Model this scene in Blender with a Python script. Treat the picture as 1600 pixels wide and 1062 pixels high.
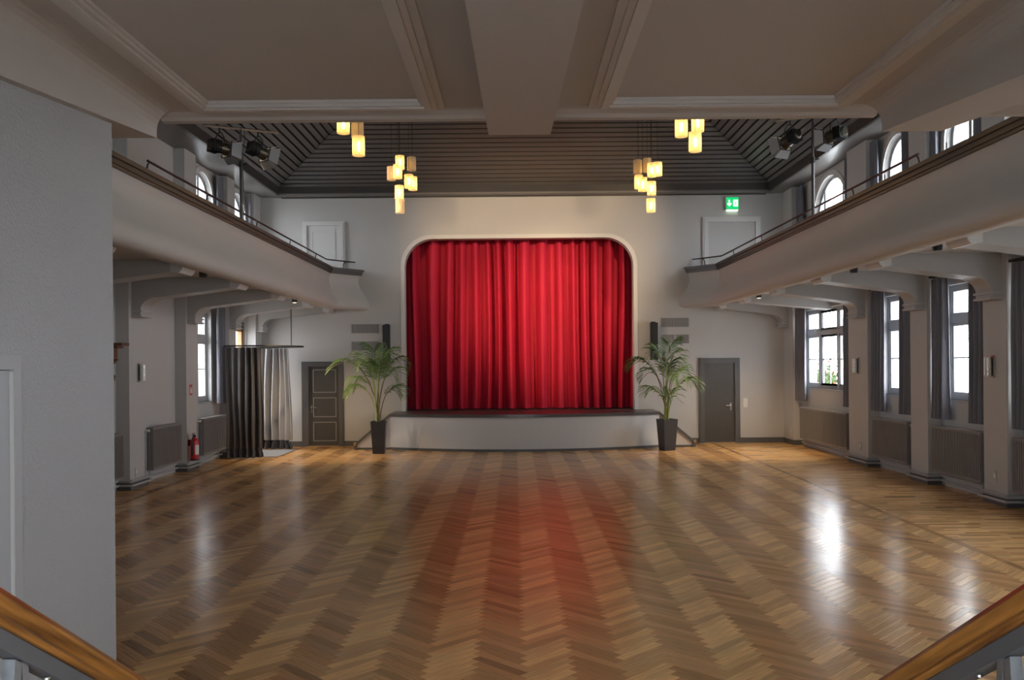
import bpy, bmesh, math, random
from mathutils import Vector, Matrix
from mathutils.geometry import tessellate_polygon
random.seed(7)
PI = math.pi
sc = bpy.context.scene
C = sc.collection
for o in list(bpy.data.objects):
    bpy.data.objects.remove(o)

# ---------------------------------------------------------------- camera, sky, exposure
cam_d = bpy.data.cameras.new('camera')
cam = bpy.data.objects.new('camera', cam_d)
C.objects.link(cam)
cam_d.sensor_width = 36.0
cam_d.lens = 1350 / 1600 * 36
cam_d.shift_x = -4.5 / 1600
cam_d.shift_y = 36 / 1600
cam_d.clip_start = 0.05
cam_d.clip_end = 300
cam.location = (0, 0, 2.07)
cam.rotation_euler = (PI / 2, math.radians(0.5), 0)
sc.camera = cam

world = bpy.data.worlds.new('overcast_sky')
sc.world = world
world.use_nodes = True
bgn = world.node_tree.nodes['Background']
bgn.inputs['Color'].default_value = (0.88, 0.94, 1.0, 1)
bgn.inputs['Strength'].default_value = 9.0

sc.view_settings.view_transform = 'Standard'
sc.view_settings.look = 'None'
sc.view_settings.gamma = 1
sc.view_settings.use_curve_mapping = False
sc.view_settings.exposure = 0.92
sc.cycles.max_bounces = 10
sc.cycles.diffuse_bounces = 7
sc.cycles.glossy_bounces = 4
sc.cycles.transparent_max_bounces = 12
sc.cycles.caustics_reflective = False
sc.cycles.caustics_refractive = False
sc.cycles.sample_clamp_indirect = 6
sc.cycles.use_denoising = True


def portal(name, loc, rot, sx, sy):
    l = bpy.data.lights.new(name, 'AREA')
    l.shape = 'RECTANGLE'
    l.size = sx
    l.size_y = sy
    l.cycles.is_portal = True
    o = bpy.data.objects.new(name, l)
    C.objects.link(o)
    o.location = loc
    o.rotation_euler = rot
    return o


# ---------------------------------------------------------------- materials
MATS = {}


def mat(name, col, rough=0.5, metal=0.0, bump=0.0, bscale=40, var=0.0, vscale=3, spec=0.5, emit=None, estr=0, coat=0):
    if name in MATS:
        return MATS[name]
    m = bpy.data.materials.new(name)
    m.use_nodes = True
    nt = m.node_tree
    b = nt.nodes['Principled BSDF']
    b.inputs['Base Color'].default_value = (*col, 1)
    b.inputs['Roughness'].default_value = rough
    b.inputs['Metallic'].default_value = metal
    b.inputs['Specular IOR Level'].default_value = spec
    b.inputs['Coat Weight'].default_value = coat
    if emit:
        b.inputs['Emission Color'].default_value = (*emit, 1)
        b.inputs['Emission Strength'].default_value = estr
    tc = nt.nodes.new('ShaderNodeTexCoord')
    if var > 0:
        n = nt.nodes.new('ShaderNodeTexNoise')
        n.inputs['Scale'].default_value = vscale
        n.inputs['Detail'].default_value = 5
        nt.links.new(tc.outputs['Object'], n.inputs['Vector'])
        mx = nt.nodes.new('ShaderNodeMix')
        mx.data_type = 'RGBA'
        mx.inputs[6].default_value = (*[c * (1 - var) for c in col], 1)
        mx.inputs[7].default_value = (*[min(1, c * (1 + var)) for c in col], 1)
        nt.links.new(n.outputs['Fac'], mx.inputs[0])
        nt.links.new(mx.outputs[2], b.inputs['Base Color'])
    if bump > 0:
        n2 = nt.nodes.new('ShaderNodeTexNoise')
        n2.inputs['Scale'].default_value = bscale
        n2.inputs['Detail'].default_value = 3
        nt.links.new(tc.outputs['Object'], n2.inputs['Vector'])
        bp = nt.nodes.new('ShaderNodeBump')
        bp.inputs['Strength'].default_value = bump
        bp.inputs['Distance'].default_value = 0.01
        nt.links.new(n2.outputs['Fac'], bp.inputs['Height'])
        nt.links.new(bp.outputs['Normal'], b.inputs['Normal'])
    MATS[name] = m
    return m


def M_wood(name, kind):
    """stave wood: tone from the object colour or from the mesh's own colour attribute, grain along the UV"""
    m = bpy.data.materials.new(name)
    m.use_nodes = True
    nt = m.node_tree
    b = nt.nodes['Principled BSDF']
    if kind == 'object':
        src = nt.nodes.new('ShaderNodeObjectInfo').outputs['Color']
    else:
        a = nt.nodes.new('ShaderNodeAttribute')
        a.attribute_name = 'tone'
        src = a.outputs['Color']
    uv = nt.nodes.new('ShaderNodeUVMap')
    uv.uv_map = 'UVMap'
    vm = nt.nodes.new('ShaderNodeVectorMath')
    vm.operation = 'MULTIPLY'
    vm.inputs[1].default_value = (3.0, 45.0, 1)
    nt.links.new(uv.outputs[0], vm.inputs[0])
    n = nt.nodes.new('ShaderNodeTexNoise')
    n.inputs['Scale'].default_value = 1.0
    n.inputs['Detail'].default_value = 6
    n.inputs['Roughness'].default_value = 0.65
    nt.links.new(vm.outputs[0], n.inputs['Vector'])
    mr = nt.nodes.new('ShaderNodeMapRange')
    mr.inputs[1].default_value = 0.3
    mr.inputs[2].default_value = 0.7
    mr.inputs[3].default_value = 0.72
    mr.inputs[4].default_value = 1.22
    nt.links.new(n.outputs['Fac'], mr.inputs[0])
    mu = nt.nodes.new('ShaderNodeVectorMath')
    mu.operation = 'SCALE'
    nt.links.new(src, mu.inputs[0])
    nt.links.new(mr.outputs[0], mu.inputs[3])
    nt.links.new(mu.outputs[0], b.inputs['Base Color'])
    tc = nt.nodes.new('ShaderNodeTexCoord')
    geo = nt.nodes.new('ShaderNodeNewGeometry')
    n2 = nt.nodes.new('ShaderNodeTexNoise')
    n2.inputs['Scale'].default_value = 1.3
    n2.inputs['Detail'].default_value = 4
    nt.links.new(geo.outputs['Position'], n2.inputs['Vector'])
    mr2 = nt.nodes.new('ShaderNodeMapRange')
    mr2.inputs[3].default_value = 0.15
    mr2.inputs[4].default_value = 0.25
    nt.links.new(n2.outputs['Fac'], mr2.inputs[0])
    nt.links.new(mr2.outputs[0], b.inputs['Roughness'])
    bp = nt.nodes.new('ShaderNodeBump')
    bp.inputs['Strength'].default_value = 0.06
    bp.inputs['Distance'].default_value = 0.01
    nt.links.new(n.outputs['Fac'], bp.inputs['Height'])
    nt.links.new(bp.outputs['Normal'], b.inputs['Normal'])
    b.inputs['Specular IOR Level'].default_value = 0.32
    return m


def M_rail_wood():
    m = bpy.data.materials.new('handrail_wood')
    m.use_nodes = True
    nt = m.node_tree
    b = nt.nodes['Principled BSDF']
    tc = nt.nodes.new('ShaderNodeNewGeometry')
    mp = nt.nodes.new('ShaderNodeCombineXYZ')
    k = math.hypot(1, .64)
    for i, vec in enumerate(((0, 2.0 / k, -1.28 / k), (40, 0, 0), (0, 25.6 / k, 40 / k))):
        dp = nt.nodes.new('ShaderNodeVectorMath')
        dp.operation = 'DOT_PRODUCT'
        dp.inputs[1].default_value = vec
        nt.links.new(tc.outputs['Position'], dp.inputs[0])
        nt.links.new(dp.outputs['Value'], mp.inputs[i])
    n = nt.nodes.new('ShaderNodeTexNoise')
    n.inputs['Scale'].default_value = 1.4
    n.inputs['Detail'].default_value = 6
    nt.links.new(mp.outputs[0], n.inputs['Vector'])
    r = nt.nodes.new('ShaderNodeValToRGB')
    r.color_ramp.elements[0].position = 0.3
    r.color_ramp.elements[0].color = (0.10, 0.032, 0.008, 1)
    r.color_ramp.elements[1].position = 0.7
    r.color_ramp.elements[1].color = (0.50, 0.21, 0.045, 1)
    nt.links.new(n.outputs['Fac'], r.inputs[0])
    nt.links.new(r.outputs[0], b.inputs['Base Color'])
    b.inputs['Roughness'].default_value = 0.28
    b.inputs['Coat Weight'].default_value = 0.4
    return m


def M_glass(name, tint=(1, 1, 1), gloss=0.08):
    m = bpy.data.materials.new(name)
    m.use_nodes = True
    nt = m.node_tree
    nt.nodes.clear()
    out = nt.nodes.new('ShaderNodeOutputMaterial')
    t = nt.nodes.new('ShaderNodeBsdfTransparent')
    t.inputs[0].default_value = (*tint, 1)
    g = nt.nodes.new('ShaderNodeBsdfGlossy')
    g.inputs['Roughness'].default_value = 0.02
    mx = nt.nodes.new('ShaderNodeMixShader')
    mx.inputs[0].default_value = gloss
    nt.links.new(t.outputs[0], mx.inputs[1])
    nt.links.new(g.outputs[0], mx.inputs[2])
    nt.links.new(mx.outputs[0], out.inputs[0])
    return m


def M_shade(name, lit):
    m = bpy.data.materials.new(name)
    m.use_nodes = True
    nt = m.node_tree
    nt.nodes.clear()
    out = nt.nodes.new('ShaderNodeOutputMaterial')
    tp = nt.nodes.new('ShaderNodeBsdfTransparent')
    tp.inputs[0].default_value = (1, 0.86, 0.6, 1)
    tl = nt.nodes.new('ShaderNodeBsdfTranslucent')
    tl.inputs[0].default_value = (0.85, 0.74, 0.55, 1)
    df = nt.nodes.new('ShaderNodeBsdfDiffuse')
    df.inputs[0].default_value = (0.74, 0.66, 0.54, 1)
    m1 = nt.nodes.new('ShaderNodeMixShader')
    m1.inputs[0].default_value = 0.5
    nt.links.new(tl.outputs[0], m1.inputs[1])
    nt.links.new(df.outputs[0], m1.inputs[2])
    tc = nt.nodes.new('ShaderNodeTexCoord')
    n = nt.nodes.new('ShaderNodeTexNoise')
    n.inputs['Scale'].default_value = 45
    n.inputs['Detail'].default_value = 3
    nt.links.new(tc.outputs['Object'], n.inputs['Vector'])
    mr = nt.nodes.new('ShaderNodeMapRange')
    mr.inputs[3].default_value = 0.45
    mr.inputs[4].default_value = 0.75
    nt.links.new(n.outputs['Fac'], mr.inputs[0])
    m2 = nt.nodes.new('ShaderNodeMixShader')
    nt.links.new(mr.outputs[0], m2.inputs[0])
    nt.links.new(tp.outputs[0], m2.inputs[1])
    nt.links.new(m1.outputs[0], m2.inputs[2])
    last = m2
    if lit:
        e = nt.nodes.new('ShaderNodeEmission')
        e.inputs[0].default_value = (1.0, 0.55, 0.13, 1)
        e.inputs[1].default_value = 0.17
        ad = nt.nodes.new('ShaderNodeAddShader')
        nt.links.new(m2.outputs[0], ad.inputs[0])
        nt.links.new(e.outputs[0], ad.inputs[1])
        last = ad
    nt.links.new(last.outputs[0], out.inputs[0])
    return m


WALL = mat('wall_plaster', (0.47, 0.46, 0.45), 0.75, bump=0.25, bscale=60, var=0.03, vscale=1.5)
ROUGHWALL = mat('roughcast_plaster', (0.40, 0.405, 0.415), 0.8, bump=0.9, bscale=55, var=0.04, vscale=2)
CEILW = mat('gallery_ceiling_paint', (0.47, 0.43, 0.40), 0.7, bump=0.15, bscale=12, var=0.03, vscale=1)
BALC = mat('balcony_plaster', (0.46, 0.435, 0.41), 0.6, bump=0.12, bscale=15, var=0.03, vscale=1.5)
RIBM = mat('rib_paint', (0.40, 0.395, 0.385), 0.45, var=0.03)
WHITE = mat('white_gloss_paint', (0.58, 0.57, 0.56), 0.4)
FRAMEW = mat('window_frame_paint', (0.36, 0.365, 0.38), 0.45)
DGREY = mat('dark_grey_paint', (0.095, 0.095, 0.097), 0.42, var=0.06, vscale=6)
DGREY2 = mat('dark_grey_door_leaf', (0.070, 0.067, 0.065), 0.38, var=0.08, vscale=4)
PANEL_EDGE = mat('door_bead_paint', (0.24, 0.235, 0.23), 0.4)
CAPM = mat('balcony_cap_brown', (0.062, 0.044, 0.034), 0.4, var=0.2, vscale=8)
CAPD = mat('balcony_cap_dark', (0.045, 0.034, 0.03), 0.4)
BOARD = mat('ceiling_board_brown', (0.115, 0.107, 0.103), 0.42, var=0.10, vscale=3)
BOARDGAP = mat('ceiling_void_black', (0.006, 0.006, 0.006), 0.9)
FASCIA = mat('ceiling_fascia_brown', (0.050, 0.044, 0.041), 0.38, var=0.1)
SOFFIT = mat('ceiling_soffit_grey', (0.17, 0.158, 0.15), 0.33, var=0.06)
STEEL = mat('rail_steel', (0.055, 0.048, 0.044), 0.35, metal=0.4)
CHROME = mat('brushed_chrome', (0.62, 0.60, 0.57), 0.28, metal=1)
GALV = mat('galvanised_steel', (0.34, 0.36, 0.38), 0.42, metal=0.8, var=0.25, vscale=40)
GREYBAR = mat('grey_steel_bar', (0.14, 0.145, 0.155), 0.45, metal=0.3)
BLACK = mat('matt_black', (0.012, 0.012, 0.013), 0.55)
GRILLE = mat('speaker_grille_black', (0.018, 0.018, 0.02), 0.6, bump=0.6, bscale=300)
RED = mat('extinguisher_red', (0.55, 0.015, 0.02), 0.3)
REDSIGN = mat('sign_red', (0.55, 0.02, 0.03), 0.4)
RADM = mat('radiator_grey', (0.21, 0.20, 0.20), 0.4)
PIPEM = mat('pipe_paint_grey', (0.42, 0.42, 0.42), 0.45)
CURT = mat('grey_curtain_fabric', (0.17, 0.172, 0.20), 0.8, bump=0.3, bscale=200, var=0.12, vscale=5)
CURT_D = mat('dark_curtain_fabric', (0.085, 0.075, 0.072), 0.85, bump=0.3, bscale=200, var=0.1)
CURT_L = mat('light_grey_curtain_fabric', (0.34, 0.325, 0.32), 0.8, bump=0.3, bscale=200, var=0.1)
HEM = mat('curtain_hem_band', (0.055, 0.057, 0.066), 0.8)
VELVET = mat('red_stage_velvet', (0.46, 0.004, 0.034), 0.75, bump=0.2, bscale=250, var=0.10, vscale=2)
STAGEDECK = mat('stage_deck_grey', (0.085, 0.080, 0.078), 0.3, var=0.08)
STAGEFRONT = mat('stage_front_white', (0.54, 0.535, 0.53), 0.6, bump=0.1, bscale=20, var=0.03)
OAK = mat('oak_edge', (0.42, 0.24, 0.10), 0.4, var=0.25, vscale=15)
THRESH = mat('oak_threshold', (0.40, 0.25, 0.12), 0.4, var=0.2)
BROWNDOOR = mat('brown_wooden_frame', (0.30, 0.15, 0.05), 0.4, var=0.2, vscale=10)
CLOCKW = mat('carved_walnut', (0.11, 0.05, 0.025), 0.45, var=0.3, vscale=20)
CLOCKL = mat('pale_carved_wood', (0.42, 0.28, 0.16), 0.45, var=0.2, vscale=20)
POT_B = mat('black_planter', (0.016, 0.014, 0.014), 0.35)
POT_G = mat('anthracite_planter', (0.040, 0.043, 0.050), 0.4)
SOIL = mat('potting_soil', (0.03, 0.018, 0.01), 0.9, bump=1, bscale=80)
LEAF = mat('palm_leaf', (0.15, 0.25, 0.06), 0.42, var=0.45, vscale=4)
LEAF2 = mat('palm_leaf_dark', (0.085, 0.15, 0.045), 0.45, var=0.4, vscale=4)
STEM = mat('palm_stem', (0.30, 0.36, 0.10), 0.5, var=0.3, vscale=10)
STEMB = mat('palm_stem_brown', (0.14, 0.085, 0.04), 0.6, var=0.3, vscale=10)
MATG = mat('door_mat_grey', (0.30, 0.31, 0.33), 0.9, bump=0.6, bscale=150)
PLASTIC = mat('white_plastic', (0.68, 0.67, 0.64), 0.4)
SUB = mat('subfloor', (0.03, 0.017, 0.009), 0.8)
RAILW = M_rail_wood()
GLASS = M_glass('window_glass')
WOODO = M_wood('parquet_stave', 'object')
WOODA = M_wood('parquet_field', 'attr')
GREEN = mat('exit_green', (0.0, 0.30, 0.09), 0.4, emit=(0.0, 0.42, 0.11), estr=0.8)
EXITW = mat('exit_white', (0.8, 0.9, 0.8), 0.4, emit=(0.75, 1.0, 0.7), estr=1.1)
LENS = mat('spot_lens', (0.9, 0.85, 0.7), 0.1, emit=(1, 0.8, 0.5), estr=3)
BULB = mat('warm_bulb', (1, 0.8, 0.4), 0.4, emit=(1.0, 0.66, 0.22), estr=24)
SHADE_ON = M_shade('lit_lamp_shade', True)
SHADE_OFF = M_shade('unlit_lamp_shade', False)
OUTW = mat('outside_render_white', (0.80, 0.80, 0.78), 0.8)
OUTG = mat('outside_paving', (0.45, 0.44, 0.42), 0.9, var=0.1)
BUSH = mat('bush_leaf', (0.045, 0.085, 0.016), 0.6, var=0.5, vscale=12)
BLOOM = mat('bush_flower', (0.30, 0.05, 0.015), 0.6)
GREYMETAL = mat('spot_housing', (0.10, 0.085, 0.065), 0.35, metal=0.8)
BARN = mat('barn_door_grey', (0.42, 0.43, 0.45), 0.45, metal=0.4)


# ---------------------------------------------------------------- mesh helpers
class MB:
    def __init__(s):
        s.v = []
        s.f = []

    def add(s, vs, fs):
        k = len(s.v)
        s.v += [tuple(v) for v in vs]
        s.f += [tuple(i + k for i in f) for f in fs]
        return s

    def box(s, x0, x1, y0, y1, z0, z1, mtx=None):
        vs = [Vector((x, y, z)) for x in (x0, x1) for y in (y0, y1) for z in (z0, z1)]
        if mtx is not None:
            vs = [mtx @ v for v in vs]
        return s.add(vs, [(0, 1, 3, 2), (4, 6, 7, 5), (0, 4, 5, 1), (2, 3, 7, 6), (0, 2, 6, 4), (1, 5, 7, 3)])

    def prism(s, pts, off):
        """closed prism: planar polygon of 3-D points swept by vector off"""
        n = len(pts)
        off = Vector(off)
        a = [Vector(p) for p in pts]
        return s.add(a + [p + off for p in a],
                     [tuple(range(n))[::-1], tuple(range(n, 2 * n))] + [(i, (i + 1) % n, n + (i + 1) % n, n + i) for i in range(n)])

    def holed(s, outer, holes, fn, t0, t1):
        """plate with holes: 2-D loops, fn(u, v, t) -> point"""
        loops = [outer] + holes
        tri = tessellate_polygon([[Vector((u, v, 0)) for u, v in l] for l in loops])
        flat = [p for l in loops for p in l]
        n = len(flat)
        vs = [fn(u, v, t0) for u, v in flat] + [fn(u, v, t1) for u, v in flat]
        fs = [tuple(t) for t in tri] + [tuple(i + n for i in t[::-1]) for t in tri]
        k = 0
        for l in loops:
            m = len(l)
            for i in range(m):
                a, b = k + i, k + (i + 1) % m
                fs.append((a, b, b + n, a + n))
            k += m
        return s.add(vs, fs)

    def tube(s, path, r, n=8, cap=True):
        path = [Vector(p) for p in path]
        rs = r if isinstance(r, (list, tuple)) else [r] * len(path)
        vs, fs = [], []
        up = None
        for i, p in enumerate(path):
            t = (path[min(i + 1, len(path) - 1)] - path[max(i - 1, 0)]).normalized()
            if up is None:
                up = Vector((0, 0, 1)) if abs(t.z) < 0.9 else Vector((1, 0, 0))
            a = t.cross(up).normalized()
            b = a.cross(t).normalized()
            up = b
            for k in range(n):
                q = 2 * PI * k / n
                vs.append(p + (a * math.cos(q) + b * math.sin(q)) * rs[i])
        for i in range(len(path) - 1):
            for k in range(n):
                fs.append((i * n + k, i * n + (k + 1) % n, (i + 1) * n + (k + 1) % n, (i + 1) * n + k))
        if cap:
            fs.append(tuple(range(n))[::-1])
            fs.append(tuple((len(path) - 1) * n + k for k in range(n)))
        return s.add(vs, fs)

    def lathe(s, prof, mtx, n=16):
        vs, fs = [], []
        for r, z in prof:
            for k in range(n):
                q = 2 * PI * k / n
                vs.append(mtx @ Vector((r * math.cos(q), r * math.sin(q), z)))
        for i in range(len(prof) - 1):
            for k in range(n):
                fs.append((i * n + k, i * n + (k + 1) % n, (i + 1) * n + (k + 1) % n, (i + 1) * n + k))
        fs.append(tuple(range(n))[::-1])
        fs.append(tuple((len(prof) - 1) * n + k for k in range(n)))
        return s.add(vs, fs)

    def grid(s, rows):
        n = len(rows[0])
        vs = [p for r in rows for p in r]
        fs = [(i * n + j, i * n + j + 1, (i + 1) * n + j + 1, (i + 1) * n + j) for i in range(len(rows) - 1) for j in range(n - 1)]
        return s.add(vs, fs)

    def build(s, name, m, parent=None, smooth=False):
        me = bpy.data.meshes.new(name)
        me.from_pydata(s.v, [], s.f)
        bm = bmesh.new()
        bm.from_mesh(me)
        bmesh.ops.recalc_face_normals(bm, faces=bm.faces)
        bm.to_mesh(me)
        bm.free()
        me.materials.append(m)
        if smooth:
            me.shade_smooth()
            me.set_sharp_from_angle(angle=math.radians(35))
        o = bpy.data.objects.new(name, me)
        C.objects.link(o)
        if parent is not None:
            o.parent = parent
            o.matrix_parent_inverse = Matrix.Translation(parent.location).inverted()
        return o


def tag(o, label, cat, group=None, kind=None):
    o['label'] = label
    o['category'] = cat
    if group:
        o['group'] = group
    if kind:
        o['kind'] = kind
    return o


def thing(name, label, cat, loc, group=None, kind=None):
    o = bpy.data.objects.new(name, None)
    C.objects.link(o)
    o.location = loc
    o.empty_display_size = 0.2
    return tag(o, label, cat, group, kind)


def T(x, y, z):
    return Matrix.Translation((x, y, z))


def RZ(a):
    return Matrix.Rotation(a, 4, 'Z')


D = 21.95          # far wall
XL, XR = -6.43, 6.83   # pilaster faces
NL, NR = -6.65, 7.05   # niche wall faces
CX = 0.25

# ================================================================ STRUCTURE
# ---- floor
floor = MB().box(-7.0, 7.4, -1.6, 22.0, -0.3, -0.012).build('floor', SUB)
tag(floor, 'herringbone oak parquet floor of the hall with a straight-laid border', 'floor', kind='structure')
L = 0.667 / math.sqrt(2)
Wd = L / 6
e1 = Vector((1, 1, 0)) / math.sqrt(2)
e2 = Vector((-1, 1, 0)) / math.sqrt(2)
FX0, FX1, FY0, FY1 = -6.02, 4.95, 2.95, 21.93
G = 0.0014


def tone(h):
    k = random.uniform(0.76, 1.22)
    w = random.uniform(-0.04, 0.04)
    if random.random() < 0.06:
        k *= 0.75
    b = (0.74, 0.425, 0.170) if h else (0.54, 0.285, 0.110)  # one stave direction lighter: grain sheen put into the base colour
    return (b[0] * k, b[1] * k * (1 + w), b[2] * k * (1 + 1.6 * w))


def clip(poly, x0, x1, y0, y1):
    def cut(ps, f, g):
        out = []
        for i, p in enumerate(ps):
            q = ps[i - 1]
            a, b = f(p), f(q)
            if (a >= 0) != (b >= 0):
                t = b / (b - a)
                out.append(tuple(q[k] + (p[k] - q[k]) * t for k in range(len(p))))
            if a >= 0:
                out.append(p)
        return out
    for f in (lambda p: p[0] - x0, lambda p: x1 - p[0], lambda p: p[1] - y0, lambda p: y1 - p[1]):
        poly = cut(poly, f, None)
        if len(poly) < 3:
            return []
    return poly


staves = []   # (centre, horizontal flag, corner list [x,y,u,v])
X0 = 0.04 + Wd / math.sqrt(2) * 0.5
nmax = int(22 / (Wd * math.sqrt(2))) + 8
for m in range(-9, 9):
    for n in range(-10, nmax):
        for h in (True, False):
            if h:
                u0, u1, v0, v1 = n * Wd, n * Wd + L, n * Wd, (n + 1) * Wd
            else:
                u0, u1, v0, v1 = n * Wd + L, (n + 1) * Wd + L, (n + 1) * Wd - L, (n + 1) * Wd
            u0 += m * L; u1 += m * L; v0 -= m * L; v1 -= m * L
            u0 += G; u1 -= G; v0 += G; v1 -= G
            pts = []
            for u, v in ((u0, v0), (u1, v0), (u1, v1), (u0, v1)):
                p = e1 * u + e2 * v
                a, b = (u - u0, v - v0) if h else (v - v0, u - u0)
                pts.append((p.x + X0, p.y, a, b))
            cx = sum(p[0] for p in pts) / 4
            cy = sum(p[1] for p in pts) / 4
            if cx < FX0 - .4 or cx > FX1 + .4 or cy < FY0 - .4 or cy > FY1 + .4:
                continue
            q = clip(pts, FX0, FX1, FY0, FY1)
            if len(q) >= 3:
                staves.append((cx, cy, h, q, len(q) == 4 and q == pts))


def inview(x, y):
    return abs(x * 1350 / y) < 790 and 2.07 * 1350 / y < 492


full = sorted([s for s in staves if s[4] and inview(s[0], s[1]) and s[1] < 9 and not (s[0] < -2.3 and s[1] < 5.9)], key=lambda s: s[1])[:300]
fullset = {id(s) for s in full}


def stave_mesh(h):
    bm = bmesh.new()
    uvl = bm.loops.layers.uv.new('UVMap')
    a, b = (L / 2 - G, Wd / 2 - G)
    ang = PI / 4 if h else 3 * PI / 4
    R = Matrix.Rotation(ang, 4, 'Z')
    c = 0.0004
    top = [bm.verts.new(R @ Vector((x, y, 0))) for x, y in ((-a + c, -b + c), (a - c, -b + c), (a - c, b - c), (-a + c, b - c))]
    mid = [bm.verts.new(R @ Vector((x, y, -c))) for x, y in ((-a, -b), (a, -b), (a, b), (-a, b))]
    bot = [bm.verts.new(R @ Vector((x, y, -0.012))) for x, y in ((-a, -b), (a, -b), (a, b), (-a, b))]
    fs = [bm.faces.new(top)]
    for i in range(4):
        j = (i + 1) % 4
        fs.append(bm.faces.new((mid[i], mid[j], top[j], top[i])))
        fs.append(bm.faces.new((bot[i], bot[j], mid[j], mid[i])))
    Ri = R.inverted()
    for f in fs:
        for l in f.loops:
            p = Ri @ l.vert.co
            l[uvl].uv = (p.x + a, p.y + b)
    me = bpy.data.meshes.new('stave')
    bm.to_mesh(me)
    bm.free()
    me.materials.append(WOODO)
    return me


meH, meV = stave_mesh(True), stave_mesh(False)
for s in full:
    o = bpy.data.objects.new('stave', meH if s[2] else meV)
    C.objects.link(o)
    o.location = (s[0], s[1], 0)
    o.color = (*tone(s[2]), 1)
    o.parent = floor


def stave_field(name, lst):
    vs, fs, cols, uvs = [], [], [], []
    for q, t, ou, ov in lst:
        k = len(vs)
        n = len(q)
        vs += [(p[0], p[1], 0) for p in q] + [(p[0], p[1], -0.012) for p in q]
        fs.append(tuple(range(k, k + n)))
        cols.append(t)
        uvs += [(p[2] + ou, p[3] + ov) for p in q]
        for i in range(n):
            j = (i + 1) % n
            fs.append((k + n + i, k + n + j, k + j, k + i))
            cols.append(t)
            uvs += [(q[i][2] + ou, q[i][3] + ov), (q[j][2] + ou, q[j][3] + ov), (q[j][2] + ou, q[j][3] + ov), (q[i][2] + ou, q[i][3] + ov)]
    me = bpy.data.meshes.new(name)
    me.from_pydata(vs, [], fs)
    uvl = me.uv_layers.new(name='UVMap')
    uvl.data.foreach_set('uv', [c for u in uvs for c in u])
    at = me.color_attributes.new('tone', 'FLOAT_COLOR', 'CORNER')
    arr = []
    for f, c in zip(me.polygons, cols):
        arr += [c[0], c[1], c[2], 1] * f.loop_total
    at.data.foreach_set('color', arr)
    me.materials.append(WOODA)
    o = bpy.data.objects.new(name, me)
    C.objects.link(o)
    o.parent = floor
    o['kind'] = 'stuff'
    return o


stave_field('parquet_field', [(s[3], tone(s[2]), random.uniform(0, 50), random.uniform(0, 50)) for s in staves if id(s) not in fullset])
# straight-laid border both sides, staves running across, plus a lengthwise strip
bl = []
for xa, xb in ((-6.64, FX0 - .085), (FX1 + .085, 7.04)):
    y = 1.0
    r = 0
    while y < 21.9:
        x = xa - random.uniform(0, 0.45)
        while x < xb:
            ln = 0.47
            q = clip([(x + G, y + G, 0, 0), (x + ln - G, y + G, ln, 0), (x + ln - G, y + .0785 - G, ln, .078), (x + G, y + .0785 - G, 0, .078)], xa, xb, 0, 21.94)
            if len(q) >= 3:
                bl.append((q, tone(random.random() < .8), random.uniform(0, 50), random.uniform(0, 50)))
            x += ln
        y += .0785
for xa in (FX0 - .083, FX1 + .003):
    y = 1.0
    while y < 21.9:
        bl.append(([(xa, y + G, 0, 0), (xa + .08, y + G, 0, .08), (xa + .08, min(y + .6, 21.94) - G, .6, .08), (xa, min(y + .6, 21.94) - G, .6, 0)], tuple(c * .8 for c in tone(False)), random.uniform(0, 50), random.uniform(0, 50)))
        y += .6
stave_field('border_staves', bl)

# ---- far wall with the rounded stage opening
OX0, OX1, OZ0, OZ1, ORAD = -2.78, 3.03, 0.87, 5.24, 0.72


def rounded(x0, x1, z0, z1, r, n=10):
    pts = [(x0, z0), (x1, z0)]
    for i in range(n + 1):
        q = PI / 2 * i / n
        pts.append((x1 - r + r * math.cos(q), z1 - r + r * math.sin(q)))
    for i in range(n + 1):
        q = PI / 2 * i / n
        pts.append((x0 + r - r * math.sin(q), z1 - r + r * math.cos(q)))
    return pts


def rect(a, b, c, d):
    return [(a, c), (b, c), (b, d), (a, d)]


fy = lambda u, v, t: Vector((u, t, v))
far_holes = [rounded(OX0, OX1, OZ0, OZ1, ORAD)]
wall_far = MB().holed(rect(-6.95, 7.35, 0, 6.6), far_holes, fy, D, D + 0.28).build('wall_far', WALL)
tag(wall_far, 'pale plaster end wall around the rounded stage opening', 'wall', kind='structure')
t1 = MB().holed(rounded(OX0 - .10, OX1 + .10, OZ0, OZ1 + .10, ORAD + .08), [rounded(OX0, OX1, OZ0 + .001, OZ1, ORAD)], fy, D - .02, D + .01).build('trim_1', WHITE)
tag(t1, 'white raised moulding around the stage opening', 'trim', kind='structure')
MB().box(-3.6, 3.9, 24.0, 24.1, 0, 5.8).box(-3.7, -3.6, 22.23, 24.1, 0, 5.8).box(3.9, 4.0, 22.23, 24.1, 0, 5.8).box(-3.7, 4.0, 22.23, 24.1, 5.8, 5.9).build('stage_house_lining', BLACK, wall_far)


# ---- side walls
def arch(yc, r, z0, zs, n=14):
    pts = [(yc - r, z0), (yc + r, z0)]
    for i in range(n + 1):
        q = PI * i / n
        pts.append((yc + r * math.cos(q), zs + r * math.sin(q)))
    return pts


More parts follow.
